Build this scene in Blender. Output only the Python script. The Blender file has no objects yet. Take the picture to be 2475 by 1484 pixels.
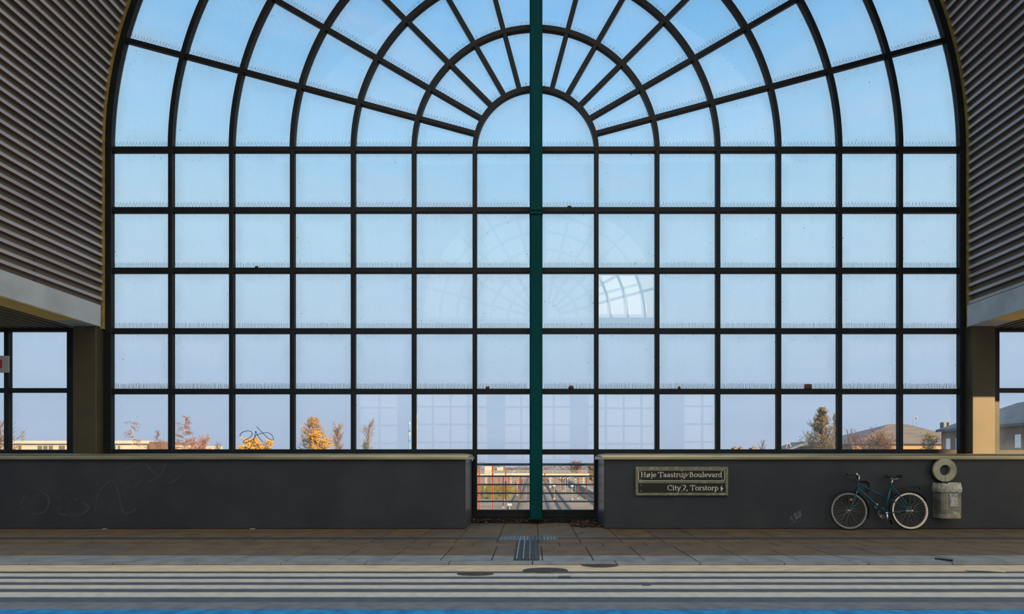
import bpy, math, random
from mathutils import Vector, Matrix
random.seed(7)
PI = math.pi
C = bpy.context.scene.collection
scene = bpy.context.scene

# ------------------------------------------------------------------ camera
F, PX, PY, CH = 1300.0, 1287.0, 1113.0, 1.215      # focal length in pixels, vanishing point, eye height
cam_d = bpy.data.cameras.new('camera'); cam = bpy.data.objects.new('camera', cam_d); C.objects.link(cam)
cam_d.sensor_width = 36; cam_d.lens = 36 * F / 2475
cam_d.shift_x = -(PX - 1237.5) / 2475; cam_d.shift_y = (PY - 742) / 2475
cam_d.clip_start = .05; cam_d.clip_end = 6000
cam.location = (0, 0, CH); cam.rotation_euler = (PI / 2, 0, 0)
scene.camera = cam

# ------------------------------------------------------------------ colour management
vs = scene.view_settings
vs.view_transform = 'Standard'; vs.look = 'None'; vs.gamma = 1; vs.use_curve_mapping = False
vs.exposure = 0.0

# ------------------------------------------------------------------ sky and sun
SUN_AZ, SUN_EL = math.radians(45), math.radians(16)   # behind the camera, to the right, low
SUN_TO = Vector((math.sin(SUN_AZ) * math.cos(SUN_EL), -math.cos(SUN_AZ) * math.cos(SUN_EL), math.sin(SUN_EL)))
w = bpy.data.worlds.new('sky'); scene.world = w; w.use_nodes = True
nt = w.node_tree; nt.nodes.clear(); N = nt.nodes.new; L = nt.links.new
out = N('ShaderNodeOutputWorld'); bg = N('ShaderNodeBackground'); L(bg.outputs[0], out.inputs[0])
tc = N('ShaderNodeTexCoord'); sep = N('ShaderNodeSeparateXYZ'); L(tc.outputs['Generated'], sep.inputs[0])
ramp = N('ShaderNodeValToRGB'); L(sep.outputs[2], ramp.inputs[0])
stops = [(0, (.43, .53, .70)), (.12, (.46, .60, .79)), (.25, (.50, .69, .87)), (.36, (.49, .73, .92)), (.50, (.37, .66, .94)), (.65, (.19, .51, .90)), (1, (.12, .36, .80))]
els = ramp.color_ramp.elements
while len(els) < len(stops): els.new(.5)
for e, (p, c) in zip(els, stops): e.position = p; e.color = (*c, 1)
# thin high cloud
mp = N('ShaderNodeMapping'); mp.inputs['Scale'].default_value = (1.6, 1.6, 9); L(tc.outputs['Generated'], mp.inputs[0])
nz = N('ShaderNodeTexNoise'); nz.inputs['Scale'].default_value = 2.2; nz.inputs['Detail'].default_value = 5; L(mp.outputs[0], nz.inputs[0])
mr = N('ShaderNodeMapRange'); mr.inputs[1].default_value = .5; mr.inputs[2].default_value = .75; mr.inputs[4].default_value = .35; L(nz.outputs[0], mr.inputs[0])
mx = N('ShaderNodeMixRGB'); mx.inputs[2].default_value = (.56, .66, .84, 1); L(mr.outputs[0], mx.inputs[0]); L(ramp.outputs[0], mx.inputs[1])
# brighter sky round the low sun
dot = N('ShaderNodeVectorMath'); dot.operation = 'DOT_PRODUCT'; dot.inputs[1].default_value = (.50, -.70, .50); L(tc.outputs['Generated'], dot.inputs[0])
gl = N('ShaderNodeMapRange'); gl.inputs[1].default_value = .05; gl.inputs[2].default_value = 1; gl.inputs[4].default_value = 1; L(dot.outputs['Value'], gl.inputs[0])
add = N('ShaderNodeMixRGB'); add.blend_type = 'ADD'; add.inputs[2].default_value = (2.1, 1.70, 1.15, 1); L(gl.outputs[0], add.inputs[0]); L(mx.outputs[0], add.inputs[1])
L(add.outputs[0], bg.inputs[0]); bg.inputs[1].default_value = 1.0
sl = bpy.data.lights.new('sun', 'SUN'); sl.energy = 14.; sl.color = (1, .68, .34); sl.angle = math.radians(.5)
so = bpy.data.objects.new('sun', sl); C.objects.link(so); so.rotation_euler = SUN_TO.to_track_quat('Z', 'Y').to_euler(); so.location = SUN_TO * 60

# ------------------------------------------------------------------ helpers
def P(px, py, Y):                       # where a pixel of the photo lies at depth Y
    return Vector(((px - PX) * Y / F, Y, CH - (py - PY) * Y / F))
def XX(px, Y): return (px - PX) * Y / F
def ZZ(py, Y): return CH - (py - PY) * Y / F

def mat(name, col, rough=.7, metal=0., col2=None, scale=4., amount=1., bump=0., bscale=30., spec=.5, stretch=(1, 1, 1), lo=.4, hi=.65):
    m = bpy.data.materials.new(name); m.use_nodes = True
    t = m.node_tree; b = t.nodes['Principled BSDF']
    b.inputs['Base Color'].default_value = (*col, 1); b.inputs['Roughness'].default_value = rough
    b.inputs['Metallic'].default_value = metal; b.inputs['Specular IOR Level'].default_value = spec
    if col2 or bump:
        c = t.nodes.new('ShaderNodeTexCoord'); mpn = t.nodes.new('ShaderNodeMapping'); mpn.inputs['Scale'].default_value = stretch
        t.links.new(c.outputs['Object'], mpn.inputs[0])
    if col2:
        n = t.nodes.new('ShaderNodeTexNoise'); n.inputs['Scale'].default_value = scale; n.inputs['Detail'].default_value = 6
        t.links.new(mpn.outputs[0], n.inputs[0])
        r = t.nodes.new('ShaderNodeMapRange'); r.inputs[1].default_value = lo; r.inputs[2].default_value = hi; r.inputs[4].default_value = amount
        t.links.new(n.outputs[0], r.inputs[0])
        x = t.nodes.new('ShaderNodeMixRGB'); x.inputs[1].default_value = (*col, 1); x.inputs[2].default_value = (*col2, 1)
        t.links.new(r.outputs[0], x.inputs[0]); t.links.new(x.outputs[0], b.inputs['Base Color'])
    if bump:
        n2 = t.nodes.new('ShaderNodeTexNoise'); n2.inputs['Scale'].default_value = bscale; n2.inputs['Detail'].default_value = 4
        t.links.new(mpn.outputs[0], n2.inputs[0])
        bp = t.nodes.new('ShaderNodeBump'); bp.inputs['Strength'].default_value = bump; bp.inputs['Distance'].default_value = .02
        t.links.new(n2.outputs[0], bp.inputs['Height']); t.links.new(bp.outputs[0], b.inputs['Normal'])
    return m

class MB:
    def __init__(s): s.v = []; s.f = []; s.mi = []; s.smooth = []; s.uv = None
    def face(s, pts, mi=0, sm=False):
        i = len(s.v); s.v += [tuple(p) for p in pts]; s.f.append(tuple(range(i, i + len(pts)))); s.mi.append(mi); s.smooth.append(sm)
    def box(s, x0, x1, y0, y1, z0, z1, mi=0, M=None, ch=0):
        if ch:
            return s.cbox(x0, x1, y0, y1, z0, z1, ch, mi, M)
        p = [(x0, y0, z0), (x1, y0, z0), (x1, y1, z0), (x0, y1, z0), (x0, y0, z1), (x1, y0, z1), (x1, y1, z1), (x0, y1, z1)]
        if M is not None: p = [M @ Vector(q) for q in p]
        i = len(s.v); s.v += [tuple(q) for q in p]
        for f in ((0, 3, 2, 1), (4, 5, 6, 7), (0, 1, 5, 4), (1, 2, 6, 5), (2, 3, 7, 6), (3, 0, 4, 7)):
            s.f.append(tuple(i + k for k in f)); s.mi.append(mi); s.smooth.append(False)
        return s
    def cbox(s, x0, x1, y0, y1, z0, z1, c, mi=0, M=None):      # box with chamfered edges
        V = {}
        i = len(s.v); n = 0
        for a, X in enumerate((x0, x1)):
            for b, Yv in enumerate((y0, y1)):
                for d, Z in enumerate((z0, z1)):
                    sx, sy, sz = (1, -1)[a] * c, (1, -1)[b] * c, (1, -1)[d] * c
                    for k, q in enumerate(((X, Yv + sy, Z + sz), (X + sx, Yv, Z + sz), (X + sx, Yv + sy, Z))):
                        q = Vector(q); q = M @ q if M is not None else q
                        s.v.append(tuple(q)); V[a, b, d, k] = i + n; n += 1
        def F_(*ids): s.f.append(tuple(ids)); s.mi.append(mi); s.smooth.append(False)
        F_(V[0,0,0,0], V[0,0,1,0], V[0,1,1,0], V[0,1,0,0]); F_(V[1,0,0,0], V[1,1,0,0], V[1,1,1,0], V[1,0,1,0])
        F_(V[0,0,0,1], V[1,0,0,1], V[1,0,1,1], V[0,0,1,1]); F_(V[0,1,0,1], V[0,1,1,1], V[1,1,1,1], V[1,1,0,1])
        F_(V[0,0,0,2], V[0,1,0,2], V[1,1,0,2], V[1,0,0,2]); F_(V[0,0,1,2], V[1,0,1,2], V[1,1,1,2], V[0,1,1,2])
        for a in (0, 1):
            for b in (0, 1):
                F_(V[a,b,0,0], V[a,b,1,0], V[a,b,1,1], V[a,b,0,1])
            for d in (0, 1):
                F_(V[a,0,d,0], V[a,1,d,0], V[a,1,d,2], V[a,0,d,2])
        for b in (0, 1):
            for d in (0, 1):
                F_(V[0,b,d,1], V[1,b,d,1], V[1,b,d,2], V[0,b,d,2])
        for a in (0, 1):
            for b in (0, 1):
                for d in (0, 1): F_(V[a,b,d,0], V[a,b,d,1], V[a,b,d,2])
        return s
    def tube(s, pts, r, n=8, mi=0, closed=False, caps=True, flat=None, sm=True):
        pts = [Vector(p) for p in pts]; m = len(pts)
        rs = r if isinstance(r, (list, tuple)) else [r] * m
        base = len(s.v); up = None
        for k, p in enumerate(pts):
            a = pts[(k - 1) % m] if (closed or k > 0) else p
            b = pts[(k + 1) % m] if (closed or k < m - 1) else p
            t = (b - a)
            t = t.normalized() if t.length > 1e-9 else Vector((0, 0, 1))
            if up is None:
                up = Vector((0, 0, 1)) if abs(t.z) < .9 else Vector((1, 0, 0))
            u = up - t * up.dot(t)
            if u.length < 1e-6: u = t.orthogonal()
            u.normalize(); up = u; q = t.cross(u)
            for j in range(n):
                an = 2 * PI * j / n
                e = (u * math.cos(an) * (flat or 1) + q * math.sin(an)) * rs[k]
                s.v.append(tuple(p + e))
        rings = m if closed else m - 1
        for k in range(rings):
            a, b = base + k * n, base + ((k + 1) % m) * n
            for j in range(n):
                s.f.append((a + j, a + (j + 1) % n, b + (j + 1) % n, b + j)); s.mi.append(mi); s.smooth.append(sm)
        if caps and not closed:
            s.f.append(tuple(base + j for j in reversed(range(n)))); s.mi.append(mi); s.smooth.append(False)
            e = base + (m - 1) * n; s.f.append(tuple(e + j for j in range(n))); s.mi.append(mi); s.smooth.append(False)
        return s
    def lathe(s, prof, n=32, c=(0, 0, 0), axis='z', mi=0, a0=0., a1=2 * PI, sm=True):     # prof: (radius, height)
        full = abs(a1 - a0 - 2 * PI) < 1e-6; cnt = n if full else n + 1
        base = len(s.v)
        for (r, h) in prof:
            for j in range(cnt):
                an = a0 + (a1 - a0) * j / n
                x, y = r * math.cos(an), r * math.sin(an)
                q = (x, y, h) if axis == 'z' else ((x, h, y) if axis == 'y' else (h, x, y))
                s.v.append((c[0] + q[0], c[1] + q[1], c[2] + q[2]))
        for k in range(len(prof) - 1):
            for j in range(n):
                a = base + k * cnt + j; b = base + k * cnt + (j + 1) % cnt
                s.f.append((a, b, b + cnt, a + cnt)); s.mi.append(mi); s.smooth.append(sm)
        return s
    def build(s, name, m, parent=None, loc=None, label=None):
        me = bpy.data.meshes.new(name); me.from_pydata(s.v, [], s.f)
        for x in (m if isinstance(m, (list, tuple)) else [m]): me.materials.append(x)
        me.polygons.foreach_set('material_index', s.mi); me.polygons.foreach_set('use_smooth', s.smooth)
        if s.uv:
            ul = me.uv_layers.new(name='UVMap')
            for p in me.polygons:
                for li, vi in zip(p.loop_indices, p.vertices): ul.data[li].uv = s.uv[vi]
        me.update()
        o = bpy.data.objects.new(name, me); C.objects.link(o)
        if parent is not None: o.parent = parent
        if loc is not None: o.location = loc
        if label: o['label'] = label
        return o

def tag(o, label, cat, group=None, kind=None):
    o['label'] = label; o['category'] = cat
    if group: o['group'] = group
    if kind: o['kind'] = kind
    return o
def thing(name, label, cat, loc=(0, 0, 0), group=None, kind=None, rot=(0, 0, 0)):
    o = bpy.data.objects.new(name, None); C.objects.link(o); o.location = loc; o.rotation_euler = rot
    o.empty_display_size = .1
    return tag(o, label, cat, group, kind)
def struct(o, label, cat): return tag(o, label, cat, kind='structure')

# ------------------------------------------------------------------ materials
M = {}
M['wall'] = mat('dark_wall_paint', (.021, .024, .030), .62, col2=(.032, .035, .040), scale=1.3, bump=.12, bscale=14)
M['end_panel'] = mat('pale_end_panel', (.11, .12, .14), .35, .3, col2=(.08, .088, .105), scale=3, stretch=(1, 4, .5))
M['coping'] = mat('coping_metal', (.42, .36, .22), .36, .75, col2=(.32, .28, .18), scale=3, stretch=(.5, 4, 4))
M['bar'] = mat('dark_painted_steel', (.006, .008, .010), .5, col2=(.011, .013, .015), scale=6, spec=.25)
M['teal'] = mat('teal_paint', (.0, .066, .066), .7, col2=(.0, .052, .053), scale=5, stretch=(1, 1, .2), spec=.1)
M['vault'] = mat('corrugated_metal', (.44, .41, .42), .45, .2, col2=(.35, .32, .32), scale=1.2, stretch=(2, .3, 2))
M['vault_trough'] = mat('brown_trough_metal', (.155, .115, .085), .6, .1, col2=(.12, .09, .07), scale=1.2, stretch=(2, .3, 2))  # troughs and webs, browner and darker than the crests
M['yellow_foam'] = mat('yellow_closure', (.42, .29, .07), .8, col2=(.25, .17, .05), scale=9)
M['concrete'] = mat('beam_concrete', (.50, .54, .56), .75, col2=(.40, .43, .45), scale=2.2, bump=.1, bscale=20)
M['soffit'] = mat('soffit_painted_bounce', (.88, .61, .17), .7, col2=(.78, .54, .15), scale=3)  # ochre stands for warm light bounced up onto the beam undersides
M['deck'] = mat('aisle_deck', (.16, .14, .09), .6, .2)
M['pilaster'] = mat('pilaster_paint', (.060, .046, .020), .6, col2=(.05, .039, .018), scale=3)
M['pale_sky'] = None
M['tile'] = mat('paving', (.145, .098, .052), .78, col2=(.10, .068, .038), scale=3.0, bump=.25, bscale=60)
M['tile2'] = mat('paving_grey', (.122, .09, .056), .75, col2=(.088, .066, .046), scale=3.4, bump=.25, bscale=60)
M['joint'] = mat('joint_dirt', (.03, .024, .02), .95)
M['granite'] = mat('granite', (.24, .245, .24), .6, col2=(.16, .165, .17), scale=4, bump=.2, bscale=70)
M['gutter'] = mat('gutter_concrete', (.66, .52, .33), .85, col2=(.52, .42, .28), scale=5, stretch=(1, 2, 1), bump=.3, bscale=70)
M['slot'] = mat('slot_drain', (.03, .032, .038), .6, col2=(.055, .055, .058), scale=30)
M['asphalt'] = mat('asphalt', (.058, .078, .100), .85, col2=(.08, .10, .12), scale=9, bump=.4, bscale=120)
M['stripe'] = mat('road_paint', (.56, .52, .43), .8, col2=(.46, .43, .37), scale=14, bump=.3, bscale=120)
M['grey_band'] = mat('grey_band', (.17, .175, .185), .85, col2=(.12, .13, .145), scale=8, bump=.4, bscale=120)
M['blue'] = mat('blue_lane_paint', (.012, .27, .56), .8, col2=(.004, .12, .32), scale=9, bump=.6, bscale=120, lo=.38, hi=.72)
M['iron'] = mat('cast_iron', (.05, .04, .035), .7, col2=(.09, .07, .055), scale=20)
M['rubber'] = mat('tactile_black', (.06, .085, .11), .25, col2=(.08, .11, .14), scale=12)
M['tactile_base'] = mat('tactile_base', (.03, .034, .036), .75, col2=(.045, .048, .05), scale=12)
M['black'] = mat('black_plastic', (.012, .012, .013), .45)
M['tire'] = mat('tire_rubber', (.014, .014, .014), .75)
M['rim_grey'] = mat('dull_rim', (.30, .29, .27), .4, .6)
M['rim_cream'] = mat('cream_rim', (.85, .74, .56), .5)
M['chrome'] = mat('chrome', (.75, .72, .68), .25, .9)
M['spoke'] = mat('spoke_steel', (.34, .32, .29), .35, .8)
M['bike'] = mat('bike_teal', (.0, .095, .145), .3, .2)
M['orange'] = mat('orange_reflector', (.75, .18, .01), .3)
M['bin'] = mat('bin_metal', (.42, .38, .28), .55, .4, col2=(.25, .22, .16), scale=8)
M['bin_dark'] = mat('bin_inside', (.015, .014, .012), .8)
M['bag'] = mat('bin_bag', (.40, .37, .25), .25, col2=(.6, .57, .46), scale=7, bump=.5, bscale=18)
M['paper'] = mat('pale_sticker', (.55, .54, .48), .6, col2=(.25, .25, .22), scale=14, lo=.45, hi=.6)
M['ring'] = mat('ring_metal', (.46, .44, .29), .6, col2=(.30, .28, .19), scale=7)
M['bronze'] = mat('patina_frame', (.20, .19, .11), .6, .3, col2=(.34, .37, .25), scale=16, lo=.5, hi=.7)
M['plate'] = mat('sign_black', (.006, .006, .006), .35)
M['cream'] = mat('sign_cream', (.80, .76, .58), .6)
M['rust'] = mat('rust_stain', (.26, .18, .11), .8, col2=(.3, .27, .22), scale=80)
M['leaf_dry'] = mat('dry_leaf', (.13, .06, .03), .75, col2=(.06, .03, .018), scale=8)
M['white'] = mat('white_panel', (.55, .53, .47), .5)
M['red'] = mat('red_mark', (.5, .03, .02), .5)
M['rail_blue'] = mat('blue_grey_rail', (.03, .05, .08), .45)
M['gravel'] = mat('gravel', (.20, .17, .15), .95, col2=(.13, .125, .13), scale=.22, bump=.3, bscale=2)
M['grass'] = mat('grass', (.13, .15, .03), .95, col2=(.24, .21, .06), scale=.8)
M['field'] = mat('far_land', (.20, .19, .13), .95, col2=(.26, .22, .17), scale=.05)
M['ballast'] = mat('ballast', (.16, .135, .125), .95, col2=(.11, .1, .1), scale=1.2)
M['railsteel'] = mat('rail_steel', (.05, .055, .07), .35, .6)
M['orange_steel'] = mat('orange_steel', (.62, .13, .03), .6)
M['brown_steel'] = mat('brown_steel', (.22, .07, .045), .6)
M['galv'] = mat('pale_galvanised', (.5, .48, .44), .5)
M['cream_wall'] = mat('cream_render', (.80, .77, .72), .8, col2=(.72, .69, .64), scale=.5)
M['brown_wall'] = mat('brown_boards', (.25, .13, .085), .85, col2=(.2, .1, .07), scale=.6)
M['brick'] = mat('dull_brick', (.19, .13, .11), .85, col2=(.15, .105, .09), scale=1)
M['slate'] = mat('slate_and_roof_shade', (.07, .09, .11), .7, col2=(.1, .115, .13), scale=.8)  # slate, and the painted shade on slopes of the hipped roof
M['tile_roof'] = mat('weathered_roof', (.21, .195, .19), .85, col2=(.14, .13, .13), scale=.6, stretch=(.3, .3, 3))
M['ochre_wall'] = mat('ochre_render', (.8, .5, .22), .85)
M['win_dark'] = mat('dark_window', (.08, .075, .07), .25)
M['win_white'] = mat('white_blind', (.75, .78, .8), .5)
M['bark'] = mat('bark', (.16, .115, .085), .9)
M['bark_pale'] = mat('pale_birch_bark', (.68, .55, .42), .8, col2=(.25, .18, .14), scale=1.2, stretch=(1, 1, 4), lo=.55, hi=.7)
M['bark_red'] = mat('reddish_twigs', (.23, .12, .10), .9)
LEAF = {
 'yellow': mat('leaf_yellow', (.78, .42, .03), .8, col2=(.6, .33, .04), scale=.7),
 'gold': mat('leaf_gold', (.62, .36, .09), .8, col2=(.5, .25, .06), scale=.7),
 'orange': mat('leaf_orange', (.55, .20, .06), .8, col2=(.45, .14, .05), scale=.7),
 'olive': mat('leaf_olive', (.26, .20, .055), .8, col2=(.36, .25, .07), scale=.7),
 'purple': mat('leaf_purple', (.25, .13, .11), .8, col2=(.19, .11, .11), scale=.7),
 'red': mat('leaf_reddish', (.36, .16, .09), .8, col2=(.28, .14, .10), scale=.7),
 'green': mat('leaf_green', (.07, .10, .05), .8, col2=(.05, .08, .05), scale=.7),
 'lime': mat('leaf_lime', (.35, .32, .05), .8, col2=(.45, .34, .05), scale=.7),
}

def dim(m, f):
    for n in m.node_tree.nodes:
        for i in n.inputs:
            if i.type == 'RGBA' and i.name in ('Base Color', 'Color1', 'Color2'):
                c = i.default_value; i.default_value = (c[0] * f, c[1] * f, c[2] * f, 1)
for nm, f in (('grass', .42), ('field', .4), ('ballast', .65), ('gravel', .75), ('orange_steel', .48), ('brown_steel', .55), ('galv', .4), ('cream_wall', .40), ('brown_wall', .45), ('tile_roof', .45), ('ochre_wall', .34), ('bark', .45), ('bark_pale', .4), ('bark_red', .42)): dim(M[nm], f)
for m_ in LEAF.values(): dim(m_, .42)

def glass_material(name, dust, refl, fres):
    m = bpy.data.materials.new(name); m.use_nodes = True; t = m.node_tree; t.nodes.clear()
    N = t.nodes.new; L = t.links.new
    o = N('ShaderNodeOutputMaterial'); tr = N('ShaderNodeBsdfTransparent'); tr.inputs[0].default_value = (.965, .98, .985, 1)
    gl = N('ShaderNodeBsdfGlossy'); gl.inputs['Roughness'].default_value = 0.0
    mix = N('ShaderNodeMixShader')
    f = N('ShaderNodeFresnel'); f.inputs[0].default_value = 1.5
    mul = N('ShaderNodeMath'); mul.operation = 'MULTIPLY_ADD'; mul.inputs[1].default_value = fres; mul.inputs[2].default_value = refl
    L(f.outputs[0], mul.inputs[0]); L(mul.outputs[0], mix.inputs[0]); L(tr.outputs[0], mix.inputs[1]); L(gl.outputs[0], mix.inputs[2])
    uv = N('ShaderNodeUVMap'); sp = N('ShaderNodeSeparateXYZ'); L(uv.outputs[0], sp.inputs[0])
    def math_(op, a, b=None, c=None):
        n = N('ShaderNodeMath'); n.operation = op
        for i, v in enumerate((a, b, c)):
            if v is None: continue
            if isinstance(v, (int, float)): n.inputs[i].default_value = v
            else: L(v, n.inputs[i])
        return n.outputs[0]
    du = math_('MINIMUM', sp.outputs[0], math_('SUBTRACT', 1., sp.outputs[0]))
    dv = math_('MINIMUM', sp.outputs[1], math_('SUBTRACT', 1., sp.outputs[1]))
    d = math_('MINIMUM', du, dv)
    mr = N('ShaderNodeMapRange'); mr.interpolation_type = 'SMOOTHSTEP'; mr.inputs[1].default_value = 0; mr.inputs[2].default_value = .24; mr.inputs[3].default_value = 1; mr.inputs[4].default_value = 0
    L(d, mr.inputs[0]); edge = mr.outputs[0]
    tcn = N('ShaderNodeTexCoord')
    n1 = N('ShaderNodeTexNoise'); n1.inputs['Scale'].default_value = 2.3; n1.inputs['Detail'].default_value = 6; L(tcn.outputs['Object'], n1.inputs[0])
    mps = N('ShaderNodeMapping'); mps.inputs['Scale'].default_value = (1, 1, .12); L(tcn.outputs['Object'], mps.inputs[0])
    n1b = N('ShaderNodeTexNoise'); n1b.inputs['Scale'].default_value = 14; n1b.inputs['Detail'].default_value = 3; L(mps.outputs[0], n1b.inputs[0])
    k = math_('MULTIPLY', math_('MULTIPLY_ADD', edge, .26, .10), math_('ADD', math_('MULTIPLY', n1.outputs[0], 1.1), math_('MULTIPLY', n1b.outputs[0], .5)))
    k = math_('MULTIPLY', k, dust)
    tl = N('ShaderNodeBsdfTranslucent'); tl.inputs[0].default_value = (.78, .90, .88, 1)
    df = N('ShaderNodeBsdfDiffuse'); df.inputs[0].default_value = (.5, .53, .5, 1)
    md = N('ShaderNodeMixShader'); md.inputs[0].default_value = .3; L(tl.outputs[0], md.inputs[1]); L(df.outputs[0], md.inputs[2])
    m2 = N('ShaderNodeMixShader'); L(k, m2.inputs[0]); L(mix.outputs[0], m2.inputs[1]); L(md.outputs[0], m2.inputs[2])
    # specks and cobweb dirt, thicker towards the frame
    n2 = N('ShaderNodeTexNoise'); n2.inputs['Scale'].default_value = 34; n2.inputs['Detail'].default_value = 2.5; n2.inputs['Distortion'].default_value = .6; L(tcn.outputs['Object'], n2.inputs[0])
    n3 = N('ShaderNodeTexNoise'); n3.inputs['Scale'].default_value = 3.1; L(tcn.outputs['Object'], n3.inputs[0])
    th = math_('SUBTRACT', .775, math_('ADD', math_('MULTIPLY', edge, .05), math_('MULTIPLY', n3.outputs[0], .08)))
    spk = math_('MULTIPLY', math_('GREATER_THAN', n2.outputs[0], th), .75 * min(1, dust))
    dk = N('ShaderNodeBsdfDiffuse'); dk.inputs[0].default_value = (.03, .045, .05, 1)
    m3 = N('ShaderNodeMixShader'); L(spk, m3.inputs[0]); L(m2.outputs[0], m3.inputs[1]); L(dk.outputs[0], m3.inputs[2])
    L(m3.outputs[0], o.inputs[0])
    return m
M['glass'] = glass_material('dusty_glass', 1.0, .0, .6)
M['glass_low'] = glass_material('cleaner_glass', .45, .0, 1.25)
M['glass_mirror'] = glass_material('new_mirroring_glass', .15, .05, 1.5)

# ------------------------------------------------------------------ the great window
XC, ZS, MOD, ROW, YF = .061, 7.355, 1.2, 1.194, 10.59     # centre, spring line, module, row, front of the bars
BW, BD = .043, .10                                          # half width and depth of a bar
ZB = ZS - 6 * ROW
rows = [ZS - k * ROW for k in range(7)]
RO = 7 * MOD
win = thing('window_1', 'great arched window with dark grid bars and sunburst fan above the parapet', 'window', (0, 0, 0), kind='structure')
YG = YF + .085
# mullions
for k in range(-7, 8):
    if k == 0: continue
    x = XC + k * MOD; hw = .078 if abs(k) == 7 else BW
    if abs(k) == 7: x += math.copysign(.034, k)
    z0 = 0.08 if abs(k) == 1 else rows[5] - .045
    b = MB().box(x - hw, x + hw, YF, YF + BD, z0, ZS, ch=.008); b.build('mullion', M['bar'], win)
# transoms
for r, z in enumerate(rows):
    if r < 6: x0, x1 = XC - RO, XC + RO
    else: x0, x1 = XC - MOD, XC + MOD
    h = .052
    MB().box(x0, x1, YF + .006, YF + BD, z - h, z + h, ch=.008).build('transom', M['bar'], win)
# arch rings
def ring_bar(r0, r1, y0, y1, n=96):
    b = MB(); A = [PI * j / n for j in range(n + 1)]
    def q(r, a, y): return (XC + r * math.cos(a), y, ZS + r * math.sin(a))
    for j in range(n):
        a, c = A[j], A[j + 1]
        b.face([q(r0, a, y0), q(r0, c, y0), q(r1, c, y0), q(r1, a, y0)]); b.face([q(r0, a, y1), q(r1, a, y1), q(r1, c, y1), q(r0, c, y1)])
        b.face([q(r0, a, y0), q(r0, a, y1), q(r0, c, y1), q(r0, c, y0)]); b.face([q(r1, a, y0), q(r1, c, y0), q(r1, c, y1), q(r1, a, y1)])
    return b
for k in range(1, 8):
    hw = .078 if k == 7 else .045
    c = RO + .034 if k == 7 else k * MOD
    ring_bar(c - hw, c + hw, YF, YF + BD).build('arch_bar', M['bar'], win)
for j in range(1, 12):
    if j == 6: continue
    a = PI * j / 12
    Mx = Matrix.Translation((XC, 0, ZS)) @ Matrix.Rotation(-a, 4, 'Y')
    MB().box(MOD, RO, YF + .006, YF + BD, -.045, .045, M=Mx, ch=.008).build('radial_bar', M['bar'], win)
# panes
def pane_grid(gb, x0, x1, z0, z1, y, jit=.0016):
    dy = [random.uniform(-jit, jit) for _ in range(3)]
    i = len(gb.v)
    gb.v += [(x0, y + dy[0], z0), (x1, y + dy[1], z0), (x1, y + dy[1] + dy[2] - dy[0], z1), (x0, y + dy[2], z1)]
    gb.uv += [(0, 0), (1, 0), (1, 1), (0, 1)]
    gb.f.append((i, i + 1, i + 2, i + 3)); gb.mi.append(0); gb.smooth.append(False)
g = MB(); g.uv = []; glow_ = MB(); glow_.uv = []; gc = MB(); gc.uv = []
for r in range(5 + 1):
    for k in range(-7, 7):
        if r == 5 and k not in (-1, 0): continue
        x0, x1 = XC + k * MOD + .035, XC + (k + 1) * MOD - .035; z1, z0 = rows[r] - .04, rows[r + 1] + .04
        if r == 2 and k == 1: pane_grid(gc, x0, x1, z0, z1, YG, 0); continue
        pane_grid(glow_ if r >= 4 else g, x0, x1, z0, z1, YG)
def fan_pane(r0, r1, a0, a1, n=6):
    i = len(g.v)
    dy = random.uniform(-.0015, .0015)
    for j in range(n + 1):
        a = a0 + (a1 - a0) * j / n
        for q, r in enumerate((r0, r1)):
            g.v.append((XC + r * math.cos(a), YG + dy * (q - .5), ZS + r * math.sin(a))); g.uv.append((j / n, q))
    for j in range(n):
        b = i + 2 * j; g.f.append((b, b + 1, b + 3, b + 2)); g.mi.append(0); g.smooth.append(False)
for s in range(12):
    for k in range(1, 7): fan_pane(k * MOD + .03, (k + 1) * MOD - .03, PI * s / 12 + .03 / k, PI * (s + 1) / 12 - .03 / k)
fan_pane(.02, MOD - .03, .02, PI / 2, 10); fan_pane(.02, MOD - .03, PI / 2, PI - .02, 10)
g.build('glazing', M['glass'], win, label='dusty upper panes of the great window')
glow_.build('glazing', M['glass_low'], win, label='cleaner panes in the lowest rows')
gcv = gc.build('pane', M['glass_mirror'], win, label='single clean bright pane mirroring an arched window')
gcv2 = MB(); gcv2.uv = []
x0, x1, z1, z0 = XC + MOD + .035, XC + 2 * MOD - .035, rows[2] - .04, rows[3] + .04
i0 = 0; gcv2.v += [(x0, YG + .012, z0), (x1, YG + .040, z0), (x1, YG + .034, z1), (x0, YG + .006, z1)]; gcv2.uv += [(0, 0), (1, 0), (1, 1), (0, 1)]
gcv2.f.append((0, 1, 2, 3)); gcv2.mi.append(0); gcv2.smooth.append(False)
gcv2.build('pane', M['glass_mirror'], win, label='second sheet of the clean bright pane')
# bird spikes along the bars
M['wire'] = mat('spike_wire', (.07, .09, .10), .5, .3)
def spikes(p0, p1, nrm, style, n=None, h=.115):
    b = MB(); p0, p1, nrm = Vector(p0), Vector(p1), Vector(nrm); ln = (p1 - p0).length; d = (p1 - p0) / ln
    n = n or max(4, int(ln / (.032 if style == 'zig' else .023))); rr = .0021
    for i in range(n):
        t = (i + .5 + random.uniform(-.2, .2)) / n
        hh = h * random.uniform(.82, 1.05)
        q = p0 + d * ln * t
        if style == 'zig':
            off = d * (.016 if i % 2 else -.016)
            b.tube([q - off, q + off + nrm * hh], rr, 3, caps=False, sm=False)
        else:
            b.tube([q + Vector((0, random.uniform(-.01, .01), 0)), q + d * random.uniform(-.012, .012) + nrm * hh], rr * (1.25 if style == 'low' else 1), 3, caps=False, sm=False)
            if i % 3 == 0 and style == 'low': b.tube([q, q + d * .012 + nrm * hh * .55], rr, 3, caps=False, sm=False)
    return b
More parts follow.
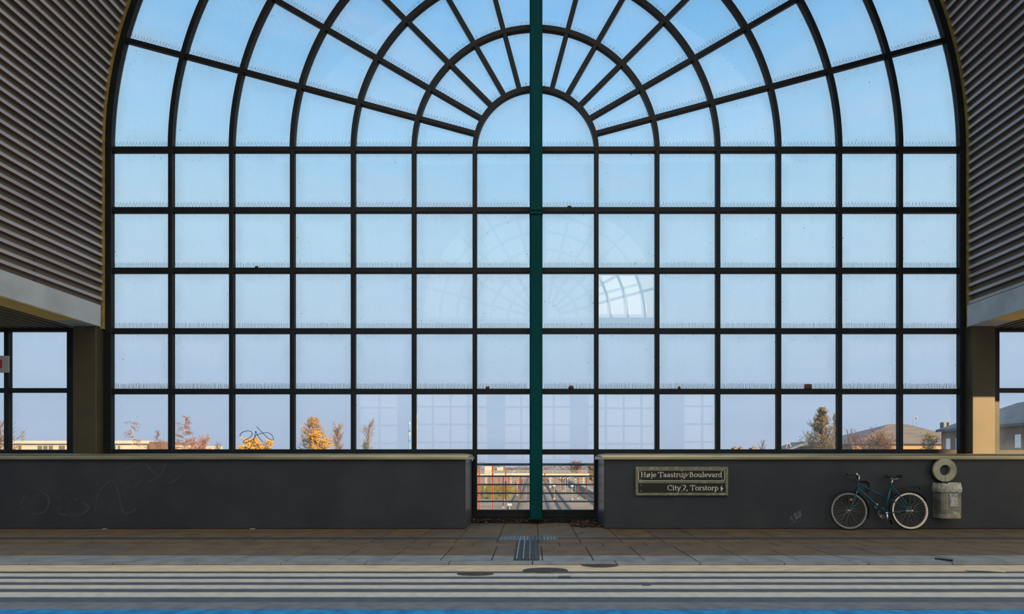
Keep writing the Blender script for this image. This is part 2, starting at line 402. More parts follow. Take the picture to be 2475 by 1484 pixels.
for r in range(5):
    st = ('zig', 'zig', 'up', 'up', 'low')[r]
    for k in range(-7, 7):
        z = rows[r] + .05
        x0, x1 = XC + k * MOD + .06, XC + (k + 1) * MOD - .06
        if k == -1: x1 -= .1
        if k == 0: x0 += .1
        if r == 0: st = 'zig'
        spikes((x0, YF + .045, z), (x1, YF + .045, z), (0, 0, 1), st).build('bird_spikes', M['wire'], win)
for sgn in (1, -1):
    for dg in (15, 30):
        a = math.radians(dg); e = Vector((sgn * math.cos(a), 0, math.sin(a))); nn = Vector((-sgn * math.sin(a), 0, math.cos(a)))
        for k in range(1, 7):
            p = Vector((XC, YF + .045, ZS)) + nn * .045
            spikes(p + e * (k * MOD + .07), p + e * ((k + 1) * MOD - .07), nn, 'zig').build('bird_spikes', M['wire'], win)
rs = MB()
for k in (1, 2, 3, 4):
    for s in range(3, 9):
        a0, a1 = PI * s / 12 + .05 / k, PI * (s + 1) / 12 - .05 / k
        n = max(5, int((a1 - a0) * k * MOD / .04))
        for i in range(n):
            a = a0 + (a1 - a0) * (i + .5) / n; e = Vector((math.cos(a), 0, math.sin(a)))
            c0 = Vector((XC, YF + .045, ZS))
            rs.tube([c0 + e * (k * MOD + .045), c0 + Matrix.Rotation(random.uniform(-.02, .02) / k, 3, 'Y') @ e * (k * MOD + .045 + .11)], .0026, 3, caps=False, sm=False)
rs.build('bird_spikes', M['wire'], win)
# scribble on the third pane of the lowest row
def spl(pts, n=10):
    pts = [Vector(p) for p in pts]; o = []
    for i in range(len(pts) - 1):
        p0, p1, p2, p3 = pts[max(0, i - 1)], pts[i], pts[i + 1], pts[min(len(pts) - 1, i + 2)]
        for k in range(n):
            t = k / n
            o.append(.5 * ((2 * p1) + (-p0 + p2) * t + (2 * p0 - 5 * p1 + 4 * p2 - p3) * t * t + (-p0 + 3 * p1 - 3 * p2 + p3) * t ** 3))
    return o + [pts[-1]]
gq = MB()
def gpt(cx, cy): return P(240 + cx / 5.156, 970 + cy / 5.156, YG - .012)
gq.tube(spl([gpt(*p) for p in ((1752, 432), (1770, 395), (1830, 370), (1890, 375), (1905, 410), (1870, 455), (1800, 490), (1805, 518), (1870, 500), (1930, 460), (1948, 375), (1960, 400), (1990, 450), (2040, 510))], 6), .006, 5)
gq.tube(spl([gpt(*p) for p in ((1960, 315), (2030, 390), (2100, 455), (2150, 482), (2172, 470), (2140, 410), (2080, 390), (2000, 405), (1940, 440), (1915, 520), (1880, 580))], 6), .0055, 5)
gq.build('graffiti', M['black'], win, label='thin black scribble on a lower pane')

# side windows beyond the pilasters
def side_window(name, sgn, xa, xm, label):
    wn = thing(name, label, 'window', kind='structure')
    xe = sgn * 13.4
    def bx(x0, x1, z0, z1, nm, y0=YF):
        MB().box(min(x0, x1), max(x0, x1), y0, YF + BD, z0, z1, ch=.006).build(nm, M['bar'], wn)
    zt, zm, zb = ZZ(795, YF), ZZ(943, YF), rows[5]
    bx(xa - sgn * .10, xa + sgn * .045, zb - .045, zt + .05, 'mullion')
    ms = [xm + sgn * MOD * i for i in range(3)] + [xe]
    for x in ms: bx(x - .043, x + .043, zb - .045, zt + .05, 'mullion')
    bx(xa, xe, zt - .045, zt + .06, 'transom', YF + .004); bx(xa, xe, zm - .043, zm + .043, 'transom', YF + .004); bx(xa, xe, zb - .045, zb + .045, 'transom', YF + .004)
    gg = MB(); gg.uv = []; xs = [xa] + ms
    for i in range(len(xs) - 1):
        for (a, b) in ((zm, zt), (zb, zm)):
            pane_grid(gg, min(xs[i:i + 2]) + .04, max(xs[i:i + 2]) - .04, a + .04, b - .04, YG)
    gg.build('glazing', M['glass_low'], wn)
side_window('window_2', -1, -9.13, -10.37, 'small dark-framed side window beyond the left pilaster with white building outside')
side_window('window_3', 1, 9.157, 10.37, 'small dark-framed side window beyond the sunlit right pilaster')

# ------------------------------------------------------------------ vault, beams, pilasters, aisle decks
YV0, YV1 = 4.9, 10.50
RT = 8.515; DEP = .062
ZBEAM = 4.244
straight = ZS - ZBEAM
def path(s, off):
    R = RT - off
    if s < straight: return (XC - R, ZBEAM + s), None
    s2 = s - straight
    arc = PI * 8.48
    if s2 <= arc:
        a = PI - s2 / 8.48
        return (XC + R * math.cos(a), ZS + R * math.sin(a)), None
    return (XC + R, ZS - (s2 - arc)), None
total = 2 * straight + PI * 8.48
npitch = round(total / .1705); pitch = total / npitch
prof = [(0, 0), (.42, 0), (.54, 1), (.88, 1)]
pts = []
for i in range(npitch):
    for (f, o) in prof: pts.append(path((i + f) * pitch, o * DEP)[0])
pts.append(path(total, 0)[0])
vb = MB()
for i_, (a, b) in enumerate(zip(pts, pts[1:])):
    vb.face([(a[0], YV0, a[1]), (a[0], YV1, a[1]), (b[0], YV1, b[1]), (b[0], YV0, b[1])], 0 if i_ % 4 == 2 else 1)
# roof thickness behind the sheet
def outer(n=64):
    o = [(XC - RT - .45, ZBEAM)]
    for j in range(n + 1):
        a = PI - PI * j / n; o.append((XC + (RT + .45) * math.cos(a), ZS + (RT + .45) * math.sin(a)))
    return o + [(XC + RT + .45, ZBEAM)]
oo = outer()
for a, b in zip(oo, oo[1:]): vb.face([(a[0], YV0, a[1]), (b[0], YV0, b[1]), (b[0], YV1 + .25, b[1]), (a[0], YV1 + .25, a[1])])
ceil = struct(vb.build('ceiling', [M['vault'], M['vault_trough']]), 'barrel vault lined with brown grey corrugated metal', 'ceiling')
cl = MB()
ins = [(XC + (RT - .045) * (math.cos(PI - PI * j / 96)), ZS + (RT - .045) * math.sin(PI - PI * j / 96)) for j in range(97)]
ins = [(XC - RT + .045, ZBEAM - .45)] + ins + [(XC + RT - .045, ZBEAM - .45)]
ots = [(XC + (x - XC) * 1.012, z if i in (0, 98) else ZS + (z - ZS) * 1.012) for i, (x, z) in enumerate(ins)]
for i in range(len(ins) - 1):
    a, b, c, d = ins[i], ins[i + 1], ots[i + 1], ots[i]
    cl.face([(a[0], YV1 + .03, a[1]), (b[0], YV1 + .03, b[1]), (c[0], YV1 + .03, c[1]), (d[0], YV1 + .03, d[1])])
    cl.face([(a[0], YV1 + .03, a[1]), (a[0], YV1 + .08, a[1]), (b[0], YV1 + .08, b[1]), (b[0], YV1 + .03, b[1])])
cl.build('closure_strip', M['yellow_foam'], ceil, label='yellow closure strip along the window')
bo = MB()
for i in range(npitch):
    for yb in (9.12, 6.4):
        (x, z), _ = path((i + .18) * pitch, .006); (x2, z2), _ = path((i + .18) * pitch, .016)
        bo.tube([(x, yb, z), (x2, yb, z2)], .014, 6)
bo.build('bolts', M['black'], ceil)
BX = {-1: (-8.95, -8.42), 1: (8.477, 9.0)}
for sgn, nm, lab in ((-1, 'trim_1', 'pale concrete beam under the left vault with warm bounce light painted on its soffit'), (1, 'trim_2', 'pale concrete beam under the right vault beside the sunlit pilaster')):
    a, b = BX[sgn]
    tb = struct(MB().box(a, b, YV0, YV1, 3.82, ZBEAM, ch=.01).build(nm, M['concrete']), lab, 'beam')
    MB().box(a + .01, b - .01, YV0, 9.98, 3.8165, 3.8225).build('soffit', M['soffit'], tb, label='underside with warm bounced light painted in ochre')  # panel carries the painted bounce light and stops near its edge
for sgn, nm, (a, b), lab in ((-1, 'pilaster', (-8.91, -8.456), 'dark square pilaster left of the great window in full shade'), (1, 'pilaster', (8.52, 8.97), 'square pilaster right of the great window with a yellow sunlit patch')):
    struct(MB().box(a, b, 10.42, 10.78, 0, 3.82, ch=.012).build(nm, M['pilaster']), lab, 'pilaster')
for sgn, nm, lab in ((-1, 'aisle_ceiling', 'dark corrugated deck ceiling over the left side window'), (1, 'aisle_ceiling', 'dark corrugated deck ceiling over the right side window')):
    b = MB(); x = BX[sgn][0] + .0 if sgn < 0 else BX[sgn][1]
    xe = sgn * 13.5; YD = 7.13; n = int(abs(xe - x) / .17); st = (xe - x) / n; ps = []
    for i in range(n):
        for f, o in ((0, 0), (.35, 0), (.5, 1), (.85, 1)): ps.append((x + (i + f) * st, 3.87 - .05 * o))
    for p, q in zip(ps, ps[1:]): b.face([(p[0], YD, p[1]), (p[0], 10.6, p[1]), (q[0], 10.6, q[1]), (q[0], YD, q[1])])
    b.box(min(x, xe), max(x, xe), YD, 10.75, 3.875, 4.2)
    b.box(min(x, xe), max(x, xe), YD - .06, YD, 3.80, 4.2)  # unseen fascia added to straighten the sun's edge on the right pilaster
    struct(b.build(nm, M['deck']), lab, 'ceiling')
# open right side: two slim posts carry the deck edge
for yq, lab in ((7.2, 'slim post at the outer front corner of the right aisle'), (10.3, 'slim post at the outer back corner of the right aisle')):
    struct(MB().box(13.2, 13.4, yq, yq + .2, 0, 3.82, ch=.01).build('pillar', M['concrete']), lab, 'post')
struct(MB().box(-13.7, -13.5, YV0, 9.5, 0, 1.25).build('wall_left', M['concrete']), 'low grey side wall of the left aisle outside the view', 'wall')

# ------------------------------------------------------------------ parapets
YP = 9.57
def graffiti_wall(): pass
def parapet(name, x0, x1, ce, lab):            # ce: x of the end that faces the recess
    o = struct(MB().box(x0, x1, YP, 10.62, 0, 1.245, ch=.012).build(name, M['wall']), lab, 'wall')
    e0, e1 = (ce - .004, ce + .003) if ce == x1 else (ce - .003, ce + .004)
    MB().box(e0, e1, YP + .02, 10.60, .02, 1.235).build('end_panel', M['end_panel'], o, label='paler smooth panel on the wall end')
    # coping: rounded front edge, wrapped round the end of the wall
    pr = [(.0, 1.235), (.0, 1.262)]
    for j in range(9):
        a = PI - PI / 2 * j / 8; pr.append((.075 + .075 * math.cos(a), 1.262 + .075 * math.sin(a)))
    c = MB(); y0 = YP - .055; sgn = 1 if ce == x1 else -1
    far = x0 if ce == x1 else x1
    xi = ce + sgn * .055
    last = None
    cols = []
    for (d, z) in pr:
        cols.append(((far, y0 + d, z), (xi - sgn * d, y0 + d, z), (xi - sgn * d, 10.56, z)))
    # round the outer corner a little
    for (A, B) in zip(cols, cols[1:]):
        c.face([A[0], A[1], B[1], B[0]], sm=True); c.face([A[1], A[2], B[2], B[1]], sm=True)
    t = cols[-1]; c.face([t[0], t[1], t[2], (far, 10.56, pr[-1][1])])
    c.face([cols[0][0], (far, YP + .02, 1.235), (ce, YP + .02, 1.235), cols[0][1]])
    struct(c.build('trim_4' if sgn > 0 else 'trim_5', M['coping']), 'rounded yellowish metal coping along the ' + ('left' if sgn > 0 else 'right') + ' parapet wall', 'coping')
    return o
wl = parapet('wall_front', -13.5, XX(1125, YP), XX(1125, YP), 'long dark parapet wall left of the central recess')
wr2 = parapet('wall_front', XX(1461, YP), 13.5, XX(1461, YP), 'long dark parapet wall right of the recess behind the bicycle')
# pale scuffs and old scrubbed graffiti on the walls
M['scuff'] = mat('pale_scuff', (.20, .22, .24), .8, col2=(.05, .055, .065), scale=20, lo=.4, hi=.6)
M['ghost'] = mat('faded_graffiti', (.046, .050, .056), .7, col2=(.026, .029, .035), scale=5)
sb = MB()
for i in range(26):
    x = random.uniform(1912, 1936); y = 1228 + (1936 - x) * .7 + random.uniform(-2, 22)
    if y > 1271: continue
    h = random.uniform(5, 14)
    p = P(x, y, YP - .003); q = P(x - h * .28, y + h, YP - .003); wdt = random.uniform(.006, .016)
    o3 = Vector((0, -4e-5 * i, 0)); p += o3; q += o3
    sb.face([p, p + Vector((wdt, 0, 0)), q + Vector((wdt * .7, 0, 0)), q])
sb.build('scuff', M['scuff'], wr2, label='pale chalky scrape low on the wall')
gb = MB()
def ribbon(b, pts, wd, y):
    pts = [Vector(p) - Vector((0, 4e-5 * i, 0)) for i, p in enumerate(pts)]
    for i in range(len(pts) - 1):
        t = (pts[i + 1] - pts[i]); t.y = 0
        if t.length < 1e-6: continue
        n = Vector((-t.z, 0, t.x)).normalized() * wd / 2
        b.face([pts[i] - n, pts[i + 1] - n, pts[i + 1] + n, pts[i] + n])
for ln in (((60, 1200), (52, 1225), (80, 1242), (110, 1235), (118, 1205), (95, 1185), (68, 1192)), ((125, 1190), (150, 1215), (140, 1240), (190, 1245), (215, 1225), (180, 1205)), ((230, 1235), (240, 1190), (270, 1160), (285, 1185), (300, 1240), (330, 1230)),
           ((290, 1140), (310, 1130), (345, 1120), (365, 1135), (385, 1155), (405, 1170), (440, 1150)), ((400, 1120), (390, 1145), (370, 1160), (345, 1170)), ((285, 1150), (300, 1175), (335, 1172), (345, 1150))):
    ribbon(gb, spl([P(x, y, YP - .003) for x, y in ln], 8), .045, 0)
gb.build('graffiti', M['ghost'], wl, label='faint scrubbed loops of old graffiti')

# plinth under the recess windows
struct(MB().box(XC - 1.33, XC + 1.36, 10.52, 10.9, 0, .085, ch=.01).box(XC - 1.3, XC + 1.3, 10.57, 10.75, .085, .15, ch=.008).box(XC - 1.30, XC - 1.22, 10.63, 10.69, .0, 1.2).box(XC + 1.22, XC + 1.30, 10.63, 10.69, .0, 1.2).build('trim_3', M['bar']), 'dark low sill under the two recess panes', 'sill')

# ------------------------------------------------------------------ teal column
colm = thing('column', 'teal round steel column rising through the middle of the great window', 'column', (XX(1295.5, 10.42), 10.42, .085), kind='structure')
cb = MB()
for z0_, z1_, q_ in ((0, 5.85, .124), (5.85, 5.9, .127), (5.9, 15.9, .123)): cb.box(-q_, q_, -q_, q_, z0_, z1_, ch=.03 if z1_ - z0_ > 1 else .002)
cb.build('shaft', M['teal'], colm)
MB().box(-.132, .132, -.132, .132, 0, .02, ch=.006).build('foot', M['teal'], colm)

# ------------------------------------------------------------------ floor
sub = MB().box(-14, 14, 6.46, 11.2, -.45, -.012)
fl = struct(sub.build('floor', M['joint']), 'brown stone slab pavement in front of the parapet walls', 'pavement')
tl = MB()
def row(y0, y1, xoff, wd=.625, mi=None, skip=None, gap=.013, x0=-14, x1=14):
    x = x0 + (xoff - x0) % wd - wd
    while x < x1:
        a, b = max(x, x0) + gap / 2, min(x + wd, x1) - gap / 2
        if b > a and not (skip and skip(a, b, y0, y1)):
            m_ = mi if mi is not None else random.choice((0, 0, 0, 1))
            dz = random.uniform(-.003, 0)
            tl.box(a, b, y0 + gap / 2, y1 - gap / 2, -.03, dz, m_, ch=.004)
        x += wd
xj = XX(1298, 1579.5 / 149)
xj = (1299.5 - PX) * CH / 165           # joint in line with the recess centre
GX0, GX1 = XX(1249, 6.9), XX(1304.5, 6.9)
GX0, GX1 = -.235, .085
inguide = lambda a, b, y0, y1: False
row(9.60, 10.56, xj); row(8.73, 9.60, xj, skip=lambda a, b, y0, y1: False)
row(8.47, 8.73, xj + .0); row(7.99, 8.31, xj)
tl2 = tl
row(7.65, 7.94, xj + .3); 
for (a, b) in ((7.27, 7.65), (6.90, 7.27)):
    row(a, b, xj + .03, wd=.625)
row(6.56, 6.90, xj + .03, mi=2)
tl.build('slabs', [M['tile'], M['tile2'], M['granite']], fl)
MB().box(-14, 14, 8.32, 8.46, -.02, -.004).box(-14, 14, 8.30, 8.325, -.03, .001).box(-14, 14, 8.455, 8.475, -.03, .001).build('drain', M['slot'], fl, label='dark drain channel along the pavement')
# kerb
kb = MB()
x = -14
while x < 14:
    kb.box(x + .004, x + .996, 6.40, 6.555, -.2, -.004, ch=.008); x += 1.0
struct(kb.build('kerb', M['granite']), 'low granite kerb between pavement and road', 'kerb')

# road with painted stripes
rd = struct(MB().box(-40, 40, -15.9, 6.40, -.6, -.036).build('road', M['asphalt']), 'dark asphalt road crossing in front of the camera', 'road')
def YR(py): return (CH + .03) * F / (py - PY)
def band(name, m, pa, pb, lab, cat, wob=.004, z=-.031):
    b = MB(); n = 140; y1, y0 = YR(pa), YR(pb); x0, x1 = -14, 14
    ya = [(y0 + random.uniform(-wob, wob), y1 + random.uniform(-wob, wob)) for _ in range(n + 1)]
    for i in range(n):
        xa, xb = x0 + (x1 - x0) * i / n, x0 + (x1 - x0) * (i + 1) / n
        b.face([(xa, ya[i][0], z), (xb, ya[i + 1][0], z), (xb, ya[i + 1][1], z), (xa, ya[i][1], z)])
        b.face([(xa, ya[i][0], z - .01), (xb, ya[i + 1][0], z - .01), (xb, ya[i + 1][0], z), (xa, ya[i][0], z)])
    return struct(b.build(name, m), lab, cat)
band('gutter', M['gutter'], 1364, 1380.5, 'beige concrete gutter strip beside the kerb', 'gutter', .006)
band('slot_drain', M['slot'], 1381, 1385, 'dark slotted drain line along the gutter edge', 'drain', .003, -.032)
for (a, b, lab) in ((1385.2, 1392.4, 'thin pale road stripe next to the slot drain'), (1399, 1406, 'second pale road stripe out from the slot drain'), (1413.6, 1422, 'third pale road stripe out from the slot drain'), (1431, 1442, 'widest pale road stripe nearest the blue lane')):
    band('road_stripe', M['stripe'], a, b, lab, 'road marking')
band('grey_strip', M['grey_band'], 1455, 1472, 'mid grey asphalt strip beside the blue lane', 'road strip', .004)
band('blue_lane', M['blue'], 1472.5, 1640, 'bright blue painted lane at the bottom edge', 'road marking', .012)

# tactile paving
def stud_tile(x0, x1, y0, y1, lab):
    b = MB().box(x0, x1, y0, y1, -.02, .006, ch=.003)
    s = b; n = 6; m_ = 5
    for i in range(n):
        for j in range(m_):
            s.lathe([(.019, .0), (.016, .008), (.009, .012), (0, .013)], 8, (x0 + (i + .5) * (x1 - x0) / n, y0 + (j + .5) * (y1 - y0) / m_, .006))
    tag(b.build('tactile_tile', M['rubber']), lab, 'tactile tile', 'studded tactile tiles')
ty0, ty1 = CH * F / (1305.8 - PY), CH * F / (1296 - PY)
xs = [XX(1206.5, 8.4), GX0 - .002, GX1 + .002, XX(1348, 8.4)]
stud_tile(xs[0], xs[1], ty0, ty1, 'studded dark tactile tile left of the ribbed guide strip')
stud_tile(xs[1], xs[2], ty0, ty1, 'studded dark tactile tile at the head of the ribbed guide strip')
stud_tile(xs[2], xs[3], ty0, ty1, 'studded dark tactile tile right of the ribbed guide strip')
gs = thing('guide_strip', 'ribbed dark tactile guide strip running from the kerb to the studded tiles', 'tactile strip', ((GX0 + GX1) / 2, 6.56, 0))
gwid = (GX1 - GX0) / 2
b = MB(); yy = 0.0; seg = (ty0 - 6.565) / 5
for i in range(5): b.box(-gwid, gwid, i * seg + .008, (i + 1) * seg - .004, -.02, .004, ch=.002)
b.build('base', M['tactile_base'], gs)
for i in range(4):
    xx = -gwid + (i + .5) * gwid / 2
    rb = MB()
    for j in range(5): rb.box(xx - .011, xx + .011, j * seg + .012, (j + 1) * seg - .01, .003, .016, ch=.004)
    rb.build('rib', M['rubber'], gs)

# manhole covers
def cover(px, py, wpx, dep, z, lab):
    Y = (CH - z) * F / (py - PY); x = XX(px, Y); r = wpx * Y / F / 2
    t = thing('manhole_cover', lab, 'manhole cover', (x, Y, z), 'iron covers in the gutter')
    b = MB().lathe([(0, .004), (r * .88, .004), (r * .88, .001), (r * .9, .001), (r * .9, .006), (r, .006), (r * 1.02, -.004)], 40)
    for i in range(-6, 7):
        for j in range(-6, 7):
            q = r * .13
            if (i * i + j * j) * q * q < (r * .8) ** 2: b.box(i * q - q * .32, i * q + q * .32, j * q - q * .32, j * q + q * .32, .003, .009)
    b.v = [(v[0], v[1] * dep, v[2]) for v in b.v]
    b.build('lid', M['iron'], t)
cover(1449, 1363.5, 92, .80, -.026, 'rusty iron manhole cover against the kerb right of the guide strip')
cover(1318, 1379, 108, .56, -.028, 'wide rusty iron cover across the slot drain below the column')
cover(1149, 1387.3, 88, .45, -.029, 'grey worn iron cover on the pale stripe left of the guide strip')

# litter
def litter(name, pts, r, m, lab, cat, flat=None):
    return tag(MB().tube(pts, r, 6, flat=flat).build(name, m), lab, cat)
yl = YR(1383)
litter('stick', [(XX(2345, yl), YR(1380.5), -.022), (XX(2362, yl), YR(1380.3), -.020), (XX(2395, yl), YR(1381.6), -.022), (XX(2427, yl), YR(1384), -.023)], [.010, .012, .007, .005], M['white'], 'thin white stick lying in the gutter under the waste bin', 'stick')
yk = CH * F / (1355 - PY)
litter('stick', [(XX(2274, yk), yk + .1, .008), (XX(2286, yk), yk + .03, .009), (XX(2297, yk), yk - .04, .01)], [.008, .01, .016], M['black'], 'short black stick lying on the kerb under the bicycle', 'stick')
for (px, py, lg, lab) in ((1365, 1394.5, 29, 'small blue black plate set in the dark stripe below the wide iron cover'), (1562, 1413.8, 20, 'small dark plate set in the road stripes below the street sign')):
    Y = YR(py); tag(MB().box(XX(px - lg / 2, Y), XX(px + lg / 2, Y), Y - .028, Y + .028, -.05, -.022, ch=.004).build('road_plate', M['rail_blue']), lab, 'road plate')
for (px, lg, lab) in ((257, 10, 'tiny pale scrap at the foot of the left parapet'), (613, 12, 'flat pale scrap at the foot of the left parapet, nearer the recess')):
    tag(MB().box(XX(px - lg / 2, YP), XX(px + lg / 2, YP), YP - .06, YP - .02, 0, .008, ch=.003).build('paper_scrap', M['white']), lab, 'litter')

# dry leaves
def leaf(b, c, s, up=.3):
    a = random.uniform(0, 2 * PI); t = Matrix.Rotation(a, 3, 'Z') @ Matrix.Rotation(random.uniform(-up, up), 3, 'X') @ Matrix.Rotation(random.uniform(-up, up), 3, 'Y')
    k = random.uniform(.2, .5) * s
    pts_ = [(-s, 0, 0), (-s * .3, -s * .45, k * .5), (s * .4, -s * .4, k * .3), (s, 0, k), (s * .4, s * .4, k * .3), (-s * .3, s * .45, k * .5)]
    q = [Vector(c) + t @ Vector(p) for p in pts_]
    for v in q: v.z = max(v.z, c[2] - .003)
    mid = Vector(c) + t @ Vector((0, 0, -.002)); mid.z = max(mid.z, c[2] - .003)
    for i in range(6): b.face([mid, q[i], q[(i + 1) % 6]])
lp = MB()
for i in range(330):
    u = random.random(); v = random.random()
    x = XX(1380, 10) + (XX(1452, 10) - XX(1380, 10)) * u; y = 9.75 + .75 * v
    hh = .10 * math.sin(PI * min(1, u * 1.05)) * math.sin(PI * v) * (0.4 + .6 * u)
    leaf(lp, (x, y, .006 + random.random() * hh), random.uniform(.025, .05), .8)
tag(lp.build('leaf_pile', M['leaf_dry']), 'heap of brown dry leaves against the right parapet end', 'dry leaves', kind='stuff')
lp = MB()
for i in range(240):
    x = random.uniform(XC - 1.25, XC + .2) if random.random() < .8 else random.uniform(XC + .2, XC + 1.25)
    leaf(lp, (x, random.uniform(10.36, 10.55), .006 + random.random() * .06), random.uniform(.022, .045), .9)
tag(lp.build('leaf_drift', M['leaf_dry']), 'drift of brown dry leaves along the sill of the recess', 'dry leaves', kind='stuff')
for i in range(14):
    b = MB(); leaf(b, (0, 0, 0), random.uniform(.018, .032), .3)
    o = b.build('fallen_leaf', M['leaf_dry'], loc=(random.uniform(-1.1, 1.15), random.uniform(8.8, 10.2), .006))
    tag(o, 'single small brown leaf lying loose on the recess slabs', 'leaf', 'loose leaves on the recess slabs')
wd = MB()
for i in range(5):
    x = random.uniform(-.012, .012); h = random.uniform(.08, .21)
    wd.tube([(x, 0, 0), (x + random.uniform(-.01, .01), 0, h * .6), (x + random.uniform(-.02, .02), -.01, h)], [.006, .005, .001], 5)
tag(wd.build('weed', LEAF['lime'], loc=(XX(1145.5, 10.45), 10.45, 0)), 'yellow green weed growing in the left corner of the recess', 'weed')

# clumps on the transoms
def clump(px, r, wpx, hpx, lab, boxy=False):
    z = rows[r] + .052; Y = YF + .03; b = MB(); W = wpx / 122.75; H = hpx / 122.75
    if boxy: b.box(-W / 2, W / 2, -.03, .03, 0, H, ch=.008)
    else:
        for i in range(5):
            s = random.uniform(.5, .9)
            b.lathe([(0, 0), (W * .35 * s, .0), (W * .4 * s, H * .4 * s), (W * .2 * s, H * s), (0, H * s)], 7, (random.uniform(-W * .25, W * .25), random.uniform(-.01, .01), 0), sm=False)
    tag(b.build('dirt_clump', M['leaf_dry'], loc=(XX(px, Y), Y, z)), lab, 'dirt clump', 'clumps of dirt on the window bars')
clump(1178, 4, 9, 7, 'small dark clump of dirt on the bar left of the teal column')
clump(1381, 4, 17, 9, 'larger dark clump of dirt on the bar right of the teal column')
clump(1641, 4, 8, 7, 'small dark clump of dirt on the bar above the street sign')
clump(1953, 4, 16, 11, 'brown square block resting on the bar above the bicycle', True)
clump(621, 2, 12, 7, 'brown clump of dirt on the third bar above the left parapet')
clump(1376, 1, 10, 5, 'small dark clump of dirt high on the bar right of the column')

# ------------------------------------------------------------------ street sign
YSN = YP - .035
sg = thing('street_sign', 'black two-line street sign with cream lettering in a patinated frame', 'sign', (XX(1646, YP), YP, ZZ(1163, YP)))
def sx(px): return (px - 1646) * YSN / F
def sz(py): return (1163 - py) * YSN / F
fx0, fx1, fz0, fz1 = sx(1534.5), sx(1758.5), sz(1197.5), sz(1128)
t1 = .048
fb = MB()
fb.box(fx0, fx1, -.045, 0, fz1 - t1, fz1, ch=.005); fb.box(fx0, fx1, -.045, 0, fz0, fz0 + t1, ch=.005)
fb.box(fx0, fx0 + t1, -.045, 0, fz0 + t1, fz1 - t1, ch=.005); fb.box(fx1 - t1, fx1, -.045, 0, fz0 + t1, fz1 - t1, ch=.005)
fb.box(fx0 + t1, fx1 - t1, -.04, 0, sz(1168), sz(1164), ch=.004)
fb.build('frame', M['bronze'], sg)
upl = MB().box(fx0 + t1, fx1 - t1, -.03, 0, sz(1164), fz1 - t1).build('name_plate', M['plate'], sg)
lpl = MB().box(fx0 + t1, fx1 - t1, -.03, 0, fz0 + t1, sz(1168)).build('direction_plate', M['plate'], sg)
THK, THN = .145, .075
def arc(cx, cy, rx, ry, a0, a1, n=14): return [(cx + rx * math.cos(math.radians(a0 + (a1 - a0) * i / n)), cy + ry * math.sin(math.radians(a0 + (a1 - a0) * i / n))) for i in range(n + 1)]
def ser(x, y, w_=.30): return [(x - w_ / 2, y), (x + w_ / 2, y)]
V = lambda x, a, b: [(x, a), (x, b)]
G = {
 'H': (1.0, [V(.22, 0, 1), V(.76, 0, 1), [(.22, .53), (.76, .53)], ser(.22, .03), ser(.22, .97), ser(.76, .03), ser(.76, .97)]),
 'ø': (.70, [arc(.34, .33, .24, .30, 0, 360, 20), [(.10, -.06), (.58, .73)]]),
 'j': (.38, [V(.24, .66, -.12), arc(.08, -.12, .16, .15, 0, -110, 6), ser(.18, .63, .2), [(.24, .85), (.24, .98)]]),
 'e': (.60, [arc(.31, .33, .23, .30, 5, 318, 18), [(.09, .37), (.53, .37)]]),
 'T': (.86, [V(.43, 0, 1), [(.04, .96), (.82, .96)], [(.05, .96), (.03, .76)], [(.81, .96), (.83, .76)], ser(.43, .03, .34)]),
 'a': (.60, [V(.43, .05, .48), arc(.27, .46, .16, .17, 0, 160, 8), arc(.26, .19, .17, .16, 0, 360, 14), [(.43, .06), (.54, .03)]]),
 's': (.50, [arc(.25, .48, .15, .15, 30, 250, 8) + arc(.25, .18, .17, .16, 70, -150, 8)]),
 't': (.42, [V(.18, .14, .86), arc(.29, .14, .11, .12, 180, 300, 6), [(.02, .62), (.37, .62)]]),
 'r': (.50, [V(.18, 0, .66), ser(.18, .03), ser(.12, .63, .18), arc(.35, .42, .15, .21, 150, 50, 6)]),
 'u': (.72, [V(.16, .2, .66), arc(.34, .2, .18, .18, 180, 330, 8), V(.54, 0, .66), ser(.10, .63, .2), ser(.48, .63, .2), ser(.6, .03, .2)]),
 'p': (.68, [V(.18, -.3, .66), arc(.36, .33, .22, .30, -150, 150, 14), ser(.18, -.27), ser(.11, .63, .2)]),
 'B': (.80, [V(.22, 0, 1), [(.1, .97), (.36, .97)], arc(.36, .755, .2, .215, 90, -90, 8), [(.22, .54), (.4, .54)], arc(.4, .285, .26, .255, 90, -90, 8), [(.1, .03), (.4, .03)]]),
 'o': (.68, [arc(.34, .33, .25, .30, 0, 360, 20)]),
 'l': (.36, [V(.18, 0, 1.06), ser(.18, .03), ser(.11, 1.03, .18)]),
 'v': (.64, [[(.08, .64), (.32, .02)], [(.32, .02), (.56, .64)], ser(.1, .63, .24), ser(.55, .63, .22)]),
 'd': (.70, [V(.52, 0, 1.06), arc(.31, .33, .22, .30, 30, 330, 14), ser(.58, .03, .2), ser(.45, 1.03, .2)]),
 'C': (.88, [arc(.48, .5, .38, .48, 45, 315, 20), [(.75, .95), (.77, .72)]]),
 'i': (.36, [V(.18, 0, .66), ser(.18, .03), ser(.12, .63, .18), [(.18, .85), (.18, .98)]]),
 'y': (.64, [[(.08, .64), (.33, .02)], [(.57, .64), (.26, -.16)], arc(.16, -.14, .1, .14, 0, -120, 5), ser(.1, .63, .24), ser(.55, .63, .22)]),
 '2': (.62, [arc(.30, .73, .2, .24, 160, -20, 10) + [(.42, .52), (.08, .05)], [(.07, .05), (.55, .05)]]),
 ',': (.30, [[(.15, .1), (.15, -.02), (.07, -.18)]]),
 ' ': (.34, []),
}
